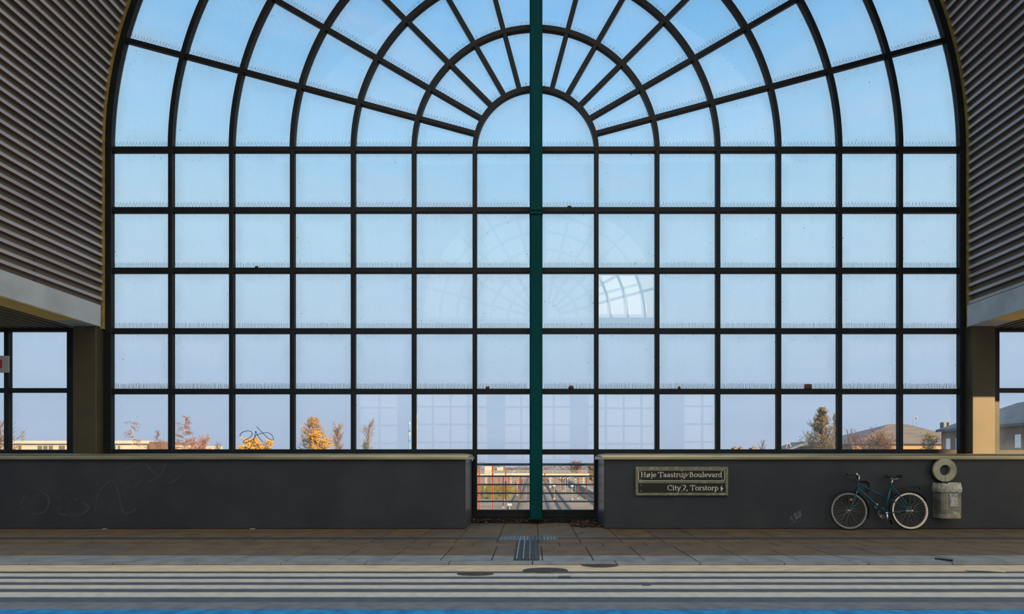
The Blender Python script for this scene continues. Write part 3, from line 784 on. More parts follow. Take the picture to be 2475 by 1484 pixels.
def write(b, s, x0, x1, base, cap, y):
    tot = sum(G[c][0] for c in s); k = (x1 - x0) / tot; x = x0
    for c in s:
        adv, st = G[c]
        for pl in st:
            for i in range(len(pl) - 1):
                y -= 4e-6
                (ax, ay), (bx_, by) = pl[i], pl[i + 1]
                dx, dy = (bx_ - ax) * k, (by - ay) * cap; ln = math.hypot(dx, dy)
                if ln < 1e-7: continue
                wdt = (THN + (THK - THN) * abs(dy) / ln) * cap / 2
                nx, nz_ = -dy / ln * wdt, dx / ln * wdt; ex, ez = dx / ln * wdt * .25, dz * 0 if False else dy / ln * wdt * .25
                A = (x + ax * k - ex, base + ay * cap - ez); B = (x + bx_ * k + ex, base + by * cap + ez)
                b.face([(A[0] - nx, y, A[1] - nz_), (B[0] - nx, y, B[1] - nz_), (B[0] + nx, y, B[1] + nz_), (A[0] + nx, y, A[1] + nz_)])
        x += adv * k
lt = MB(); yl_ = -.0315
write(lt, 'Høje Taastrup Boulevard', sx(1546.5), sx(1744.5), sz(1152.8), sz(1140.8) - sz(1152.8), yl_)
# cream border line with rounded corners
def rrect(x0, x1, z0, z1, r):
    o = []
    for cx, cz, a0 in ((x1 - r, z1 - r, 0), (x0 + r, z1 - r, 90), (x0 + r, z0 + r, 180), (x1 - r, z0 + r, 270)):
        o += [(p[0], yl_, p[1]) for p in arc(cx, cz, r, r, a0, a0 + 90, 5)]
    return o + [o[0]]
ribbon(lt, rrect(sx(1542.3), sx(1750.3), sz(1161.8), sz(1135.6), .022), .011, 0)
lt.build('lettering', M['cream'], upl)
lt = MB()
tw = lambda q: sum(G[c][0] for c in q)
xm_ = sx(1611.5) + (sx(1735) - sx(1611.5)) * tw('City 2, ') / tw('City 2, Torstorp')
write(lt, 'City 2, ', sx(1611.5), xm_, sz(1184.8), sz(1172.3) - sz(1184.8), yl_); lt.build('lettering', M['cream'], lpl)
lt = MB(); write(lt, 'Torstorp', xm_, sx(1735), sz(1184.8), sz(1172.3) - sz(1184.8), yl_); lt.build('lettering', M['cream'], lpl)
lt = MB(); lt.face([(sx(1741), yl_, sz(1174.5)), (sx(1741), yl_, sz(1187)), (sx(1747), yl_, sz(1180.7))])
lt.build('arrow', M['cream'], lpl)
for (px, pys) in ((1548, (1139, 1159.5, 1172.5, 1186.5)), (1646.5, (1138.5, 1159, 1173, 1187)), (1744, (1138.5, 1158.5, 1173, 1187.5))):
    for py in pys:
        MB().lathe([(.012, 0), (.011, -.006), (0, -.008)], 10, (sx(px), -.030, sz(py)), axis='y').build('screw', M['bin'], sg)
st_ = MB()
for i in range(46):
    x = random.gauss(sx(1651), .022); z = random.gauss(sz(1147), .018); s = random.uniform(.004, .013)
    yy_ = -.034 - i * 2e-5; st_.face([(x - s, yy_, z - s * .6), (x + s, yy_, z - s), (x + s * .8, yy_, z + s), (x - s, yy_, z + s * .7)])
for i in range(14):
    x = random.gauss(sx(1661), .008); z = random.gauss(sz(1145), .014); s = random.uniform(.004, .01)
    yy_ = -.0352 - i * 2e-5; st_.face([(x - s, yy_, z - s), (x + s, yy_, z - s), (x + s, yy_, z + s), (x - s, yy_, z + s)])
st_.build('residue', M['rust'], upl, label='scratched brown sticker residue')

# partial notice at the left edge
ns = thing('notice_sign', 'off-white notice with a red mark fixed to the left side window', 'sign', (XX(20, 10.5) - .28, 10.53, ZZ(880, 10.5)))
MB().box(-.28, .28, -.03, .0, -.165, .165, ch=.008).build('panel', M['white'], ns)
MB().box(-.02, .155, -.034, -.028, -.085, .085).build('red_mark', M['red'], ns)
MB().box(-.04, .04, 0, .06, -.1, .1).build('bracket', M['bar'], ns)
ns.location.x = XX(20, 10.5) - .28

# ------------------------------------------------------------------ bicycle
SB = 138.0
YBK = 9.40
def bp(cx, cy, y=0.):
    X, Z, k = ((cx / 6.875 + 2000) - 2127.3) / SB, (1280.7 - (cy / 6.875 + 1100)) / SB, y / YBK
    return Vector((X + k * (X + XX(2127.3, YBK)), y, Z + k * (Z - CH)))
bk = thing('bicycle', 'teal step-through bicycle leaning on the dark wall beside the waste bin', 'bicycle', (XX(2127.3, YBK), YBK, 0), rot=(math.radians(-4.5), 0, 0))
WR = .335
fh, rh = bp(370, 922), bp(1382, 925); fh.z = rh.z = WR
def circ(c, r, n=48, a0=0, a1=360, y=0):
    return [c + Vector((r * math.cos(math.radians(a0 + (a1 - a0) * i / n)), y, r * math.sin(math.radians(a0 + (a1 - a0) * i / n)))) for i in range(n + (0 if a1 - a0 == 360 else 1))]
def wheel(c, rimmat, lab):
    o = Vector((0, 0, 0))
    t = MB().tube(circ(o, WR - .016), .016, 10, closed=True).build('wheel', M['tire'], bk, loc=c, label=lab)
    r = MB()
    n = 56
    for (ra, rb_, y0, y1) in ((WR - .05, WR - .022, -.013, .013),):
        for i in range(n):
            a, b = 2 * PI * i / n, 2 * PI * (i + 1) / n
            def q(rr, an, y): return (rr * math.cos(an), y, rr * math.sin(an))
            r.face([q(ra, a, y0), q(ra, b, y0), q(rb_, b, y0 - .002), q(rb_, a, y0 - .002)]); r.face([q(ra, a, y1), q(rb_, a, y1), q(rb_, b, y1), q(ra, b, y1)])
            r.face([q(ra, a, y0), q(ra, a, y1), q(ra, b, y1), q(ra, b, y0)])
    r.build('rim', rimmat, t)
    s = MB()
    for i in range(32):
        a = 2 * PI * i / 32; sd = 1 if i % 2 else -1; a2 = a + (.42 if (i // 2) % 2 else -.42)
        s.tube([(.022 * math.cos(a2), sd * .03, .022 * math.sin(a2)), ((WR - .048) * math.cos(a), 0, (WR - .048) * math.sin(a))], .0017, 4, caps=False)
    s.build('spokes', M['spoke'], t)
    MB().lathe([(0, -.05), (.010, -.05), (.012, -.036), (.026, -.034), (.026, -.028), (.014, -.024), (.014, .024), (.026, .028), (.026, .034), (0, .05)], 16, axis='y').build('hub', M['chrome'], t)
    return t
fw = wheel(fh, M['rim_grey'], 'front wheel with a dull grey rim')
rw = wheel(rh, M['rim_cream'], 'rear wheel with a bright cream rim')
rf = bp(410, 742) - fh
MB().lathe([(0, -.012), (.02, -.010), (.025, -.004), (.025, .004), (0, .006)], 14, (rf.x, -.012, rf.z), axis='y').build('reflector', M['orange'], fw, label='round orange reflector')
bb = bp(965, 962); st_top = bp(1098, 480); ht, hb = bp(546, 455), bp(524, 565)
fr = MB()
fr.tube([ht, hb], .017, 12); fr.tube([st_top, bb], .0145, 12); fr.tube([bp(530, 540), bb], .0155, 12)
jn = bp(1030, 722)
fr.tube([bp(556, 478), jn], .011, 10)
for sd in (-1, 1):
    fr.tube([jn + Vector((0, sd * .012, 0)), rh + Vector((-.05, sd * .05, .04)), rh + Vector((0, sd * .055, 0))], .0075, 8)
    fr.tube([bp(1102, 505, sd * .014), rh + Vector((-.03, sd * .052, .05)), rh + Vector((0, sd * .055, .0))], .0075, 8)
    fr.tube([bb + Vector((.01, sd * .02, 0)), rh + Vector((-.12, sd * .045, -.005)), rh + Vector((0, sd * .055, 0))], .0085, 8)
fr.lathe([(0, -.036), (.02, -.036), (.021, -.03), (.021, .03), (.02, .036), (0, .036)], 16, bb, axis='y')
fr.lathe([(.019, -.012), (.021, 0), (.019, .012)], 14, st_top)
fr.build('frame', M['bike'], bk)
fk = MB()
for sd in (-1, 1):
    fk.tube(spl([hb + Vector((0, sd * .02, -.01)), bp(495, 670, sd * .045), bp(455, 785, sd * .048), bp(405, 872, sd * .05), fh + Vector((0, sd * .052, 0))], 5), [.0115] * 8 + [.010] * 7 + [.008] * 6, 8)
fk.tube([hb + Vector((0, -.024, -.006)), hb + Vector((0, .024, -.006))], .014, 8)
fk.build('fork', M['bike'], bk)
sm = MB().tube([bp(552, 440), bp(575, 338)], .0115, 10).tube([bp(571, 352), bp(520, 318)], .0115, 10).lathe([(0, -.03), (.018, -.03), (.02, 0), (.018, .03), (0, .03)], 12, bp(518, 316), axis='y')
sm.build('stem', M['chrome'], bk)
c0 = bp(518, 316)
hbr = MB().tube(spl([bp(372, 336, -.27), bp(430, 327, -.22), bp(495, 318, -.08), c0, bp(560, 400, .045), bp(610, 420, .07), bp(690, 430, .085), bp(738, 468, .09), bp(730, 540, .09), bp(703, 600, .085)], 7), .0115, 10)
hb_o = hbr.build('handlebar', M['black'], bk)
MB().tube(spl([bp(365, 338, -.275), bp(420, 328, -.232), bp(470, 320, -.15)], 5), .017, 10).build('grip', M['black'], hb_o)
MB().tube(spl([bp(736, 520, .09), bp(722, 560, .088), bp(702, 604, .085)], 5), .017, 10).build('grip', M['black'], hb_o)
MB().tube(spl([bp(500, 330, -.06), bp(480, 352, -.1), bp(420, 350, -.2)], 5), .006, 6).build('brake_lever', M['black'], hb_o)
MB().tube(spl([bp(620, 418, .07), bp(670, 425, .06), bp(712, 432, .06)], 5), .009, 6).build('brake_lever', M['black'], hb_o)
MB().tube(spl([bp(510, 350, -.02), bp(500, 410, -.03), bp(530, 450, -.03), bp(548, 500, -.02)], 5), .0035, 5).build('brake_cable', M['black'], bk)
MB().tube([bp(1096, 486), bp(1128, 400)], .0125, 12).build('seat_post', M['chrome'], bk)
# saddle
sdl = MB(); ns_ = 14; rings = []
x_a, x_b = bp(1012, 0).x, bp(1278, 0).x; zt = bp(0, 348).z
for i in range(ns_ + 1):
    t = i / ns_; x = x_a + (x_b - x_a) * t
    hw = .018 + .062 * (1 / (1 + math.exp(-(t - .62) * 11))); hw *= (min(1, (1.02 - t) * 7)) ** .5; hw *= min(1, .5 + t * 6)
    top = zt + .010 * math.cos(t * 2 * PI) - .012 * math.sin(PI * t) + (.006 if t > .7 else 0); th = .022 + .020 * t
    rings.append([(x, hw * math.cos(a), top - (th if math.sin(a) < 0 else .012) * (1 - abs(math.sin(a))) * 0 + (.014 if math.sin(a) > 0 else th) * math.sin(a)) for a in [2 * PI * j / 14 for j in range(14)]])
for A, B in zip(rings, rings[1:]):
    for j in range(14): sdl.face([A[j], A[(j + 1) % 14], B[(j + 1) % 14], B[j]], sm=True)
sdl.face(rings[0][::-1]); sdl.face(rings[-1])
so_ = sdl.build('saddle', M['black'], bk)
MB().tube([bp(1085, 385, .02), bp(1150, 402, .02), bp(1225, 388, .035)], .004, 6).tube([bp(1085, 385, -.02), bp(1150, 402, -.02), bp(1225, 388, -.035)], .004, 6).box(bp(1110, 0).x, bp(1145, 0).x, -.022, .022, bp(0, 408).z, bp(0, 392).z, ch=.004).build('saddle_clamp', M['chrome'], so_)
def guard(c, a0, a1, lab):
    b = MB(); n = 26; R = WR + .018
    for i in range(n):
        A, B = math.radians(a0 + (a1 - a0) * i / n), math.radians(a0 + (a1 - a0) * (i + 1) / n)
        pr_ = [(-.026, -.010), (-.018, 0), (0, .004), (.018, 0), (.026, -.010)]
        for (y0, d0), (y1, d1) in zip(pr_, pr_[1:]):
            b.face([c + Vector(((R + d0) * math.cos(A), y0, (R + d0) * math.sin(A))), c + Vector(((R + d1) * math.cos(A), y1, (R + d1) * math.sin(A))), c + Vector(((R + d1) * math.cos(B), y1, (R + d1) * math.sin(B))), c + Vector(((R + d0) * math.cos(B), y0, (R + d0) * math.sin(B)))], sm=True)
    A = math.radians(a0 + 8)
    for sd in (-1, 1): b.tube([c + Vector((0, sd * .05, 0)), c + Vector((R * math.cos(A), sd * .022, R * math.sin(A)))], .0025, 5)
    b.build('mudguard', M['black'], bk, label=lab)
guard(fh, -22, 112, 'black front mudguard'); guard(rh, 28, 182, 'black rear mudguard')
rk = MB()
for sd in (-1, 1):
    rk.tube(spl([bp(1195, 530, sd * .03), bp(1230, 556, sd * .045), bp(1400, 538, sd * .05), bp(1545, 517, sd * .05)], 5), .005, 6)
    rk.tube([bp(1480, 527, sd * .05), rh + Vector((.01, sd * .056, .01))], .004, 6)
rk.tube([bp(1545, 517, -.05), bp(1545, 517, .05)], .005, 6)
for cx in (1290, 1370, 1450): rk.tube([bp(cx, 552 - (cx - 1230) * .115, -.049), bp(cx, 552 - (cx - 1230) * .115, .049)], .004, 6)
rk.tube([bp(1580, 490, 0), bp(1552, 520, 0), bp(1572, 568, 0)], .009, 6)
rk.build('luggage_rack', M['black'], bk)
ck = MB().tube([bb + Vector((0, -.055, 0)), bp(1008, 1095, -.065)], [.016, .012], 8)
ck.lathe([(0, -.062), (.018, -.062), (.02, -.05), (.018, -.04), (0, -.04)], 14, bb, axis='y')
ck_o = ck.build('crank', M['chrome'], bk, label='bright silver crank arm')
MB().box(-.045, .045, -.13, -.07, -.011, .011, M=Matrix.Translation(bp(1012, 1105)) @ Matrix.Rotation(math.radians(72), 4, 'Y'), ch=.004).build('pedal', M['black'], ck_o)
ck2 = MB().tube([bb + Vector((0, .05, 0)), bp(908, 880, .06)], [.014, .011], 8).build('crank', M['black'], bk)
MB().box(-.042, .042, .06, .14, -.012, .012, M=Matrix.Translation(bp(892, 845)) @ Matrix.Rotation(math.radians(80), 4, 'Y'), ch=.004).build('pedal', M['rim_cream'], ck2)
cr = MB(); n = 40
for i in range(n):
    A, B = 2 * PI * i / n, 2 * PI * (i + 1) / n
    for (ra, rb_) in ((.078, .092), (.0, .028)):
        for y in (.036, .040):
            cr.face([bb + Vector((ra * math.cos(A), y, ra * math.sin(A))), bb + Vector((rb_ * math.cos(A), y, rb_ * math.sin(A))), bb + Vector((rb_ * math.cos(B), y, rb_ * math.sin(B))), bb + Vector((ra * math.cos(B), y, ra * math.sin(B)))])
for i in range(5):
    A = 2 * PI * i / 5; cr.tube([bb + Vector((0, .038, 0)), bb + Vector((.085 * math.cos(A), .038, .085 * math.sin(A)))], .006, 5)
cr.build('chainring', M['rim_grey'], bk)
ch_ = MB()
for s in (1, -1): ch_.tube([bb + Vector((0, .038, s * .088)), rh + Vector((0, .038, s * .035))], .004, 4)
ch_.build('chain', M['tire'], bk)
MB().lathe([(0, .03), (.036, .032), (.038, .044), (0, .046)], 20, rh, axis='y').build('sprocket', M['rim_grey'], bk)
MB().tube(circ(bp(1150, 628), .035, 14, 0, 360), .014, 7, closed=True).box(bp(1120, 0).x, bp(1185, 0).x, -.025, .025, bp(0, 650).z, bp(0, 600).z, ch=.008).build('frame_lock', M['black'], bk)
MB().tube([rh + Vector((.004, -.056, 0)), bp(1312, 936, -.06)], .007, 6).lathe([(0, -.066), (.016, -.066), (.018, -.056), (0, -.05)], 12, rh, axis='y').build('axle_lever', M['chrome'], bk)
MB().tube([bp(930, 1000, .03), bp(890, 1016, .04), bp(880, 1026, .045)], .008, 6).build('kickstand', M['chrome'], bk)

# ------------------------------------------------------------------ waste bin and ring on the wall
YW = 9.35
bn = thing('waste_bin', 'slatted metal waste bin with a plastic liner fixed to the wall behind the bicycle', 'waste bin', (XX(2303, YW), YP, 0))
zb0, zb1 = ZZ(1253.5, YW), ZZ(1169, YW); hw = .182
def dprof(s=1., n=18):                                     # rounded front, flat against the wall
    o = [(-hw * s, 0)]
    for i in range(n + 1):
        a = PI + PI * i / n
        ca, sa = math.cos(a), math.sin(a)
        e = .55
        o.append((hw * s * math.copysign(abs(ca) ** e, ca), -.08 - .14 * s * abs(sa) ** e))
    return o + [(hw * s, 0)]
def shell(b, s0, z0, s1, z1, mi=0, sm=False):
    A, B = dprof(s0), dprof(s1)
    for i in range(len(A) - 1): b.face([(*A[i], z0), (*A[i + 1], z0), (*B[i + 1], z1), (*B[i], z1)], mi, sm)
inn = MB(); shell(inn, .955, zb0 + .01, .955, zb1 - .01); pr_ = dprof(.955); inn.face([(*p, zb0 + .01) for p in pr_]); inn.face([(*p, zb1 - .02) for p in pr_])
inn.build('inner_can', M['bin_dark'], bn)
sh = MB(); nsl = 17; zlo, zhi = zb0 + .075, zb1 - .14
for k in range(nsl):
    z = zlo + (zhi - zlo) * k / nsl; d = (zhi - zlo) / nsl
    shell(sh, .995, z, 1.0, z + d * .5); shell(sh, 1.0, z + d * .5, .985, z + d * .68)
shell(sh, .99, zb0, 1., zb0 + .065); shell(sh, 1.0, zb0 + .065, .985, zb0 + .072); shell(sh, 1., zhi + .005, 1., zb1)
P0, P1 = dprof(1.002), dprof(1.002)
for i in range(0, 20, 4):
    sh.face([(P0[i][0], P0[i][1] - .001, zb0), (P0[i][0] + .012, P0[i][1] - .001, zb0), (P0[i][0] + .012, P0[i][1] - .001, zb1), (P0[i][0], P0[i][1] - .001, zb1)])
sh.face([(*p, zb0) for p in dprof(1.)])
sh.build('body', M['bin'], bn)
bg_ = MB(); NB = 40; cuts = [(1.03, zb1 - .155), (1.10, zb1 - .14), (1.12, zb1 - .09), (1.05, zb1 - .03), (1.0, zb1 + .012), (.9, zb1 + .0), (.86, zb1 - .08)]
ringsb = []
for (s, z) in cuts:
    pp = dprof(s, 30); ringsb.append([(p[0] * (1 + random.uniform(-.02, .02)), min(-.004, p[1] + random.uniform(-.008, .008)), z + random.uniform(-.012, .012)) for p in pp])
for A, B in zip(ringsb, ringsb[1:]):
    for i in range(len(A) - 1): bg_.face([A[i], A[i + 1], B[i + 1], B[i]], 0, False)
bg_.build('liner', M['bag'], bn, label='crumpled plastic liner folded over the rim')
stz0, stz1 = ZZ(1224, YW), ZZ(1192.5, YW)
dd = min(p[1] for p in dprof(1.)) - .004
MB().box(XX(2295, YW) - bn.location.x, XX(2315, YW) - bn.location.x, dd, dd + .002, stz0, stz1).build('sticker', M['paper'], bn, label='torn pale sticker')
mk = MB(); zc = ZZ(1240, YW); xc_ = XX(2311.5, YW) - bn.location.x
ribbon(mk, spl([(xc_ + .045 * math.cos(t * .9) * 1 - .05 + t * .012, dd, zc + .014 * math.sin(t * 2.1) + .006) for t in [i * .6 for i in range(11)]], 4), .008, 0)
ribbon(mk, [(xc_ - .03, dd, zc - .018), (xc_ + .045, dd, zc - .012)], .006, 0)
mk.build('mark', M['cream'], bn, label='small illegible pale script mark')
MB().box(-.10, .10, -.06, 0.0, zb1 - .2, zb1 - .05).build('bracket', M['black'], bn)
rg = thing('wall_ring', 'round pale metal ring with a dark hole mounted above the waste bin', 'wall ring', (XX(2288.7, 9.46), YP, ZZ(1136.6, 9.46)))
MB().lathe([(.206, 0), (.206, -.066), (.2045, -.071), (.200, -.073), (.098, -.073), (.0945, -.071), (.093, -.066), (.093, -.02)], 56, axis='y', sm=False).build('ring', M['ring'], rg)
MB().lathe([(.215, 0), (.218, -.03), (.215, -.04), (.2, -.04)], 56, axis='y').build('back_plate', M['black'], rg)
MB().lathe([(0, -.03), (.095, -.03)], 40, axis='y').build('core', M['wall'], rg)
MB().box(-.003, .003, -.0745, -.072, -.196, -.098).build('seam', M['black'], rg)

# ------------------------------------------------------------------ outside: railing behind the recess panes
yr = 10.97
rl = thing('guard_rail', 'dark five-bar guard rail outside the recess panes', 'railing', (XC, yr, 0))
for py, r in ((1122.5, .026), (1151, .016), (1171, .016), (1192, .016), (1212, .016)):
    z = ZZ(py, yr); MB().tube([(-1.6, 0, z), (1.6, 0, z)], r, 10).build('rail', M['rail_blue'], rl)
for x in (-1.6, 1.6): MB().tube([(x, 0, -.05), (x, 0, ZZ(1122.5, yr) + .02)], .026, 10).build('post', M['rail_blue'], rl)

GZ = -6.5
def gy(py): return (CH - GZ) * F / (py - PY)
b = MB(); b.face([(-1600, 11.5, GZ), (1600, 11.5, GZ), (1600, 478, GZ), (-1600, 478, GZ)])
struct(b.build('ground', M['field']), 'hazy flat land beyond the railway', 'ground')
b = MB(); b.face([(-34, 11.6, GZ + .02), (40, 11.6, GZ + .02), (40, 420, GZ + .02), (-34, 420, GZ + .02)])
struct(b.build('rail_yard', M['gravel']), 'gravel railway yard seen through the recess panes', 'railway yard')
def track(x, lab, x_end=None):
    t = thing('railway_track', lab, 'railway track', (x, 0, GZ + .02), 'tracks running away below the window')
    bb_ = MB(); Y0, Y1 = 40, 225
    bb_.face([(-1.2, Y0, .03), (1.2, Y0, .03), (1.2, Y1, .03), (-1.2, Y1, .03)]); bb_.build('ballast', M['ballast'], t)
    for sx_ in (-.72, .72): MB().box(sx_ - .05, sx_ + .05, Y0, Y1, .03, .2).build('rail', M['railsteel'], t)
track(2.0, 'railway track nearest right of the teal column'); track(5.2, 'second railway track right of the teal column'); track(11.6, 'third railway track right of the teal column')
track(-2.9, 'railway track nearest left of the teal column')
tag(MB().box(13.2, 14.6, 95, 225, GZ, GZ + .9, ch=.05).build('platform', M['galv']), 'long pale platform beside the third track on the right', 'platform')
def mast(px, ty, Y, wpx, m, lab, arm=0):
    x = XX(px, Y); z1 = ZZ(ty, Y) - GZ; wd_ = wpx * Y / F
    t = thing('railway_mast', lab, 'mast', (x, Y, GZ), 'steel masts in the rail yard')
    b = MB(); q = wd_ / 2
    b.box(-q, q, -q, -q + .05, 0, z1); b.box(-q, q, q - .05, q, 0, z1); b.box(-.04, .04, -q, q, 0, z1); b.box(-q, q, -q, q, z1 - .06, z1)
    b.build('post', M[m], t)
    MB().box(-q * 1.8, q * 1.8, -q * 1.8, q * 1.8, -.05, .3).build('footing', M['galv'], t)
    if arm: MB().tube([(0, 0, z1 * .86), (arm, 0, z1 * .9)], .04, 6).tube([(0, 0, z1 * .72), (arm * .9, 0, z1 * .89)], .03, 6).build('arm', M['galv'], t)
mm = [(1158, 1129, 75, 4.6, 'orange_steel', 'thick orange mast at the left edge of the recess pane', 2), (1190.7, 1124, 78, 4.6, 'orange_steel', 'tallest orange mast in the left recess pane', -2.5),
 (1222, 1131, 104, 3.4, 'orange_steel', 'orange mast right of the tallest one in the left recess pane', 2), (1216.2, 1152, 87, 3.2, 'brown_steel', 'brown mast close left of the third orange mast', 0),
 (1206.5, 1155, 111, 2.2, 'orange_steel', 'thin orange mast between the tallest and the brown mast', 0), (1257.8, 1150, 101, 3.8, 'brown_steel', 'brown mast nearest the teal column on the left', -2),
 (1246.5, 1157, 122, 2.2, 'orange_steel', 'thin orange mast beside the brown mast near the column', 0), (1229.8, 1152, 115, 2.2, 'orange_steel', 'thin orange mast behind the third orange mast', 1.5),
 (1182.6, 1152, 115, 2.2, 'orange_steel', 'thin orange mast left of the tallest one', 0), (1276.5, 1150, 98, 2, 'brown_steel', 'thin brown mast half hidden by the teal column', 0),
 (1316.7, 1143, 149, 2.6, 'brown_steel', 'brown mast close right of the teal column', 0), (1360.5, 1149, 133, 3, 'brown_steel', 'brown mast in the middle of the right recess pane', 2.5),
 (1397.5, 1156, 108, 3, 'brown_steel', 'reddish mast right of the lit lamp in the right recess pane', -3), (1417.6, 1154, 101, 2.6, 'brown_steel', 'reddish mast near the right edge of the recess pane', -3), (1435, 1124, 81, 2, 'orange_steel', 'orange mast at the right edge of the recess pane', 0)]
for a in mm: mast(*a)
for px, ty, Y in ((1164, 1156, 170), (1176, 1150, 160), (1199, 1154, 175), (1237, 1152, 165), (1253, 1156, 180), (1265, 1153, 170), (1270, 1157, 190), (1329, 1155, 180), (1349, 1152, 175), (1376, 1156, 190), (1407, 1154, 170), (1426, 1152, 185)):
    t = thing('railway_mast', 'thin orange mast far off near the footbridge', 'mast', (XX(px, Y), Y, GZ), 'far masts near the footbridge')
    MB().box(-.11, .11, -.11, .11, -.05, ZZ(ty, Y) - GZ).build('post', M['orange_steel'], t); MB().tube([(0, 0, (ZZ(ty, Y) - GZ) * .9), (random.choice((-2.4, 2.4)), 0, (ZZ(ty, Y) - GZ) * .93)], .04, 5).build('arm', M['galv'], t)
def lamp(px, ty, Y, lab, globe=False):
    x = XX(px, Y); z1 = ZZ(ty, Y) - GZ
    t = thing('platform_lamp', lab, 'lamp', (x, Y, GZ), 'pale lamps along the tracks')
    MB().tube([(0, 0, -.05), (0, 0, z1)], [.09, .06], 8).build('pole', M['galv'], t)
    if globe: MB().lathe([(0, -.22), (.16, -.16), (.22, 0), (.16, .16), (0, .22)], 12, (0, 0, z1)).build('lamp_head', M['galv'], t)
    else: MB().box(-.28, .28, -.2, .2, z1 - .08, z1 + .2, ch=.05).build('lamp_head', M['rim_cream'], t)
    MB().box(-.2, .2, -.2, .2, -.05, .5, ch=.04).build('base', M['galv'], t)
lamp(1339.5, 1174, 104, 'pale box-headed lamp in the middle of the right recess pane'); lamp(1382.5, 1175, 104, 'pale box-headed lamp right of the middle in the right recess pane'); lamp(1171.5, 1177, 115, 'pale globe lamp by the green bank on the left', True); lamp(1250, 1168, 118, 'small globe lamp left of the brown mast by the column', True)
tag(MB().tube([P(1366, 1214, 99) - Vector((0, 0, .05)), P(1366, 1147, 99)], [.09, .05], 8).tube([P(1366, 1150, 99), P(1369, 1146, 99)], .05, 6).build('signal_mast', M['galv']), 'tall thin white mast in the right recess pane', 'mast')
# signal with two lit lamps
M['lit'] = mat('signal_lens', (.9, .6, .3), .4)
M['lit'].node_tree.nodes['Principled BSDF'].inputs['Emission Color'].default_value = (1, .62, .25, 1); M['lit'].node_tree.nodes['Principled BSDF'].inputs['Emission Strength'].default_value = 2.5
Ys = 76; t = thing('railway_signal', 'signal box with two glowing lamps low in the left recess pane', 'railway signal', (XX(1231.5, Ys), Ys, GZ))
zz = ZZ(1219.5, Ys) - GZ
MB().tube([(0, 0, -.05), (0, 0, zz)], .07, 8).build('post', M['galv'], t)
MB().box(-.34, .34, -.1, .15, zz - .22, zz + .2, ch=.03).build('housing', M['galv'], t)
for x in (-.15, .15): MB().lathe([(0, -.13), (.07, -.125), (.09, -.1)], 12, (x, 0, zz), axis='y').build('signal_lamp', M['lit'], t)
for (px, py, Y, lab) in ((1334, 1156, 128, 'yellow signal lamp left of the middle of the right recess pane'), (1354, 1155, 128, 'yellow signal lamp second from the left in the right recess pane'), (1361.5, 1156, 126, 'yellow signal lamp beside the middle brown mast'), (1391, 1158, 118, 'yellow signal lamp left of the reddish mast'), (1371.5, 1157, 122, 'bright pale signal lamp right of the middle brown mast')):
    t = thing('railway_signal', lab, 'railway signal', (XX(px, Y), Y, GZ), 'signals over the tracks'); z = ZZ(py, Y) - GZ
    MB().tube([(0, 0, -.05), (0, 0, z + .3)], .05, 6).build('post', M['galv'], t); MB().box(-.16, .16, -.08, .08, z - .2, z + .3).build('housing', M['black'], t)
    MB().lathe([(0, -.11), (.1, -.1), (.12, -.08)], 10, (0, 0, z), axis='y').build('signal_lamp', M['lit'], t)
# footbridge
Yb = 152; t = thing('footbridge', 'long pale footbridge crossing the tracks in the distance', 'bridge', (0, Yb, GZ))
def fx(px): return XX(px, Yb)
def fz(py): return ZZ(py, Yb) - GZ
MB().box(fx(1150), fx(1424), -1.2, 1.2, fz(1148.5), fz(1143.5)).build('deck', M['cream_wall'], t)
MB().box(fx(1312), fx(1424), -1.25, -1.2, fz(1144), fz(1142.8)).build('red_band', M['brown_steel'], t)
for i in range(27):
    x = fx(1152 + i * 10.2); MB().box(x - .05, x + .05, -1.2, -1.1, fz(1144), fz(1136.5)).build('post', M['galv'], t)
MB().box(fx(1150), fx(1424), -1.18, -1.12, fz(1137.2), fz(1136.3)).box(fx(1150), fx(1424), -1.18, -1.12, fz(1140.5), fz(1139.8)).build('handrail', M['galv'], t)
for px in (1175, 1235, 1330, 1410): MB().box(fx(px) - .3, fx(px) + .3, -.5, .5, 0, fz(1148)).build('pier', M['galv'], t)
# grassy bank on the left of the tracks
gbk = MB(); nb = 20
hts = [[(random.uniform(.5, 1.2) if 0 < i < nb and 0 < j < nb else 0) for j in range(nb + 1)] for i in range(nb + 1)]
for i in range(nb + 1):
    for j in range(nb + 1): gbk.v.append((-15.5 + 9.5 * i / nb + 2 * math.sin(j * .5), 108 + 34 * j / nb, GZ + .02 + hts[i][j]))
for i in range(nb):
    for j in range(nb):
        a = i * (nb + 1) + j; gbk.f.append((a, a + nb + 1, a + nb + 2, a + 1)); gbk.mi.append(0); gbk.smooth.append(True)
for i in range(2500):
    v = random.choice(gbk.v[:(nb + 1) ** 2]); c = Vector(v) + Vector((random.uniform(-.6, .6), random.uniform(-1, 1), 0)); h = random.uniform(.2, .9); wv = Vector((random.uniform(.05, .12), 0, 0))
    gbk.face([c - wv, c + wv, c + Vector((random.uniform(-.25, .25), 0, h))])
tag(gbk.build('grass_bank', M['grass']), 'yellow green grassy bank behind the orange masts', 'grass bank', kind='stuff')

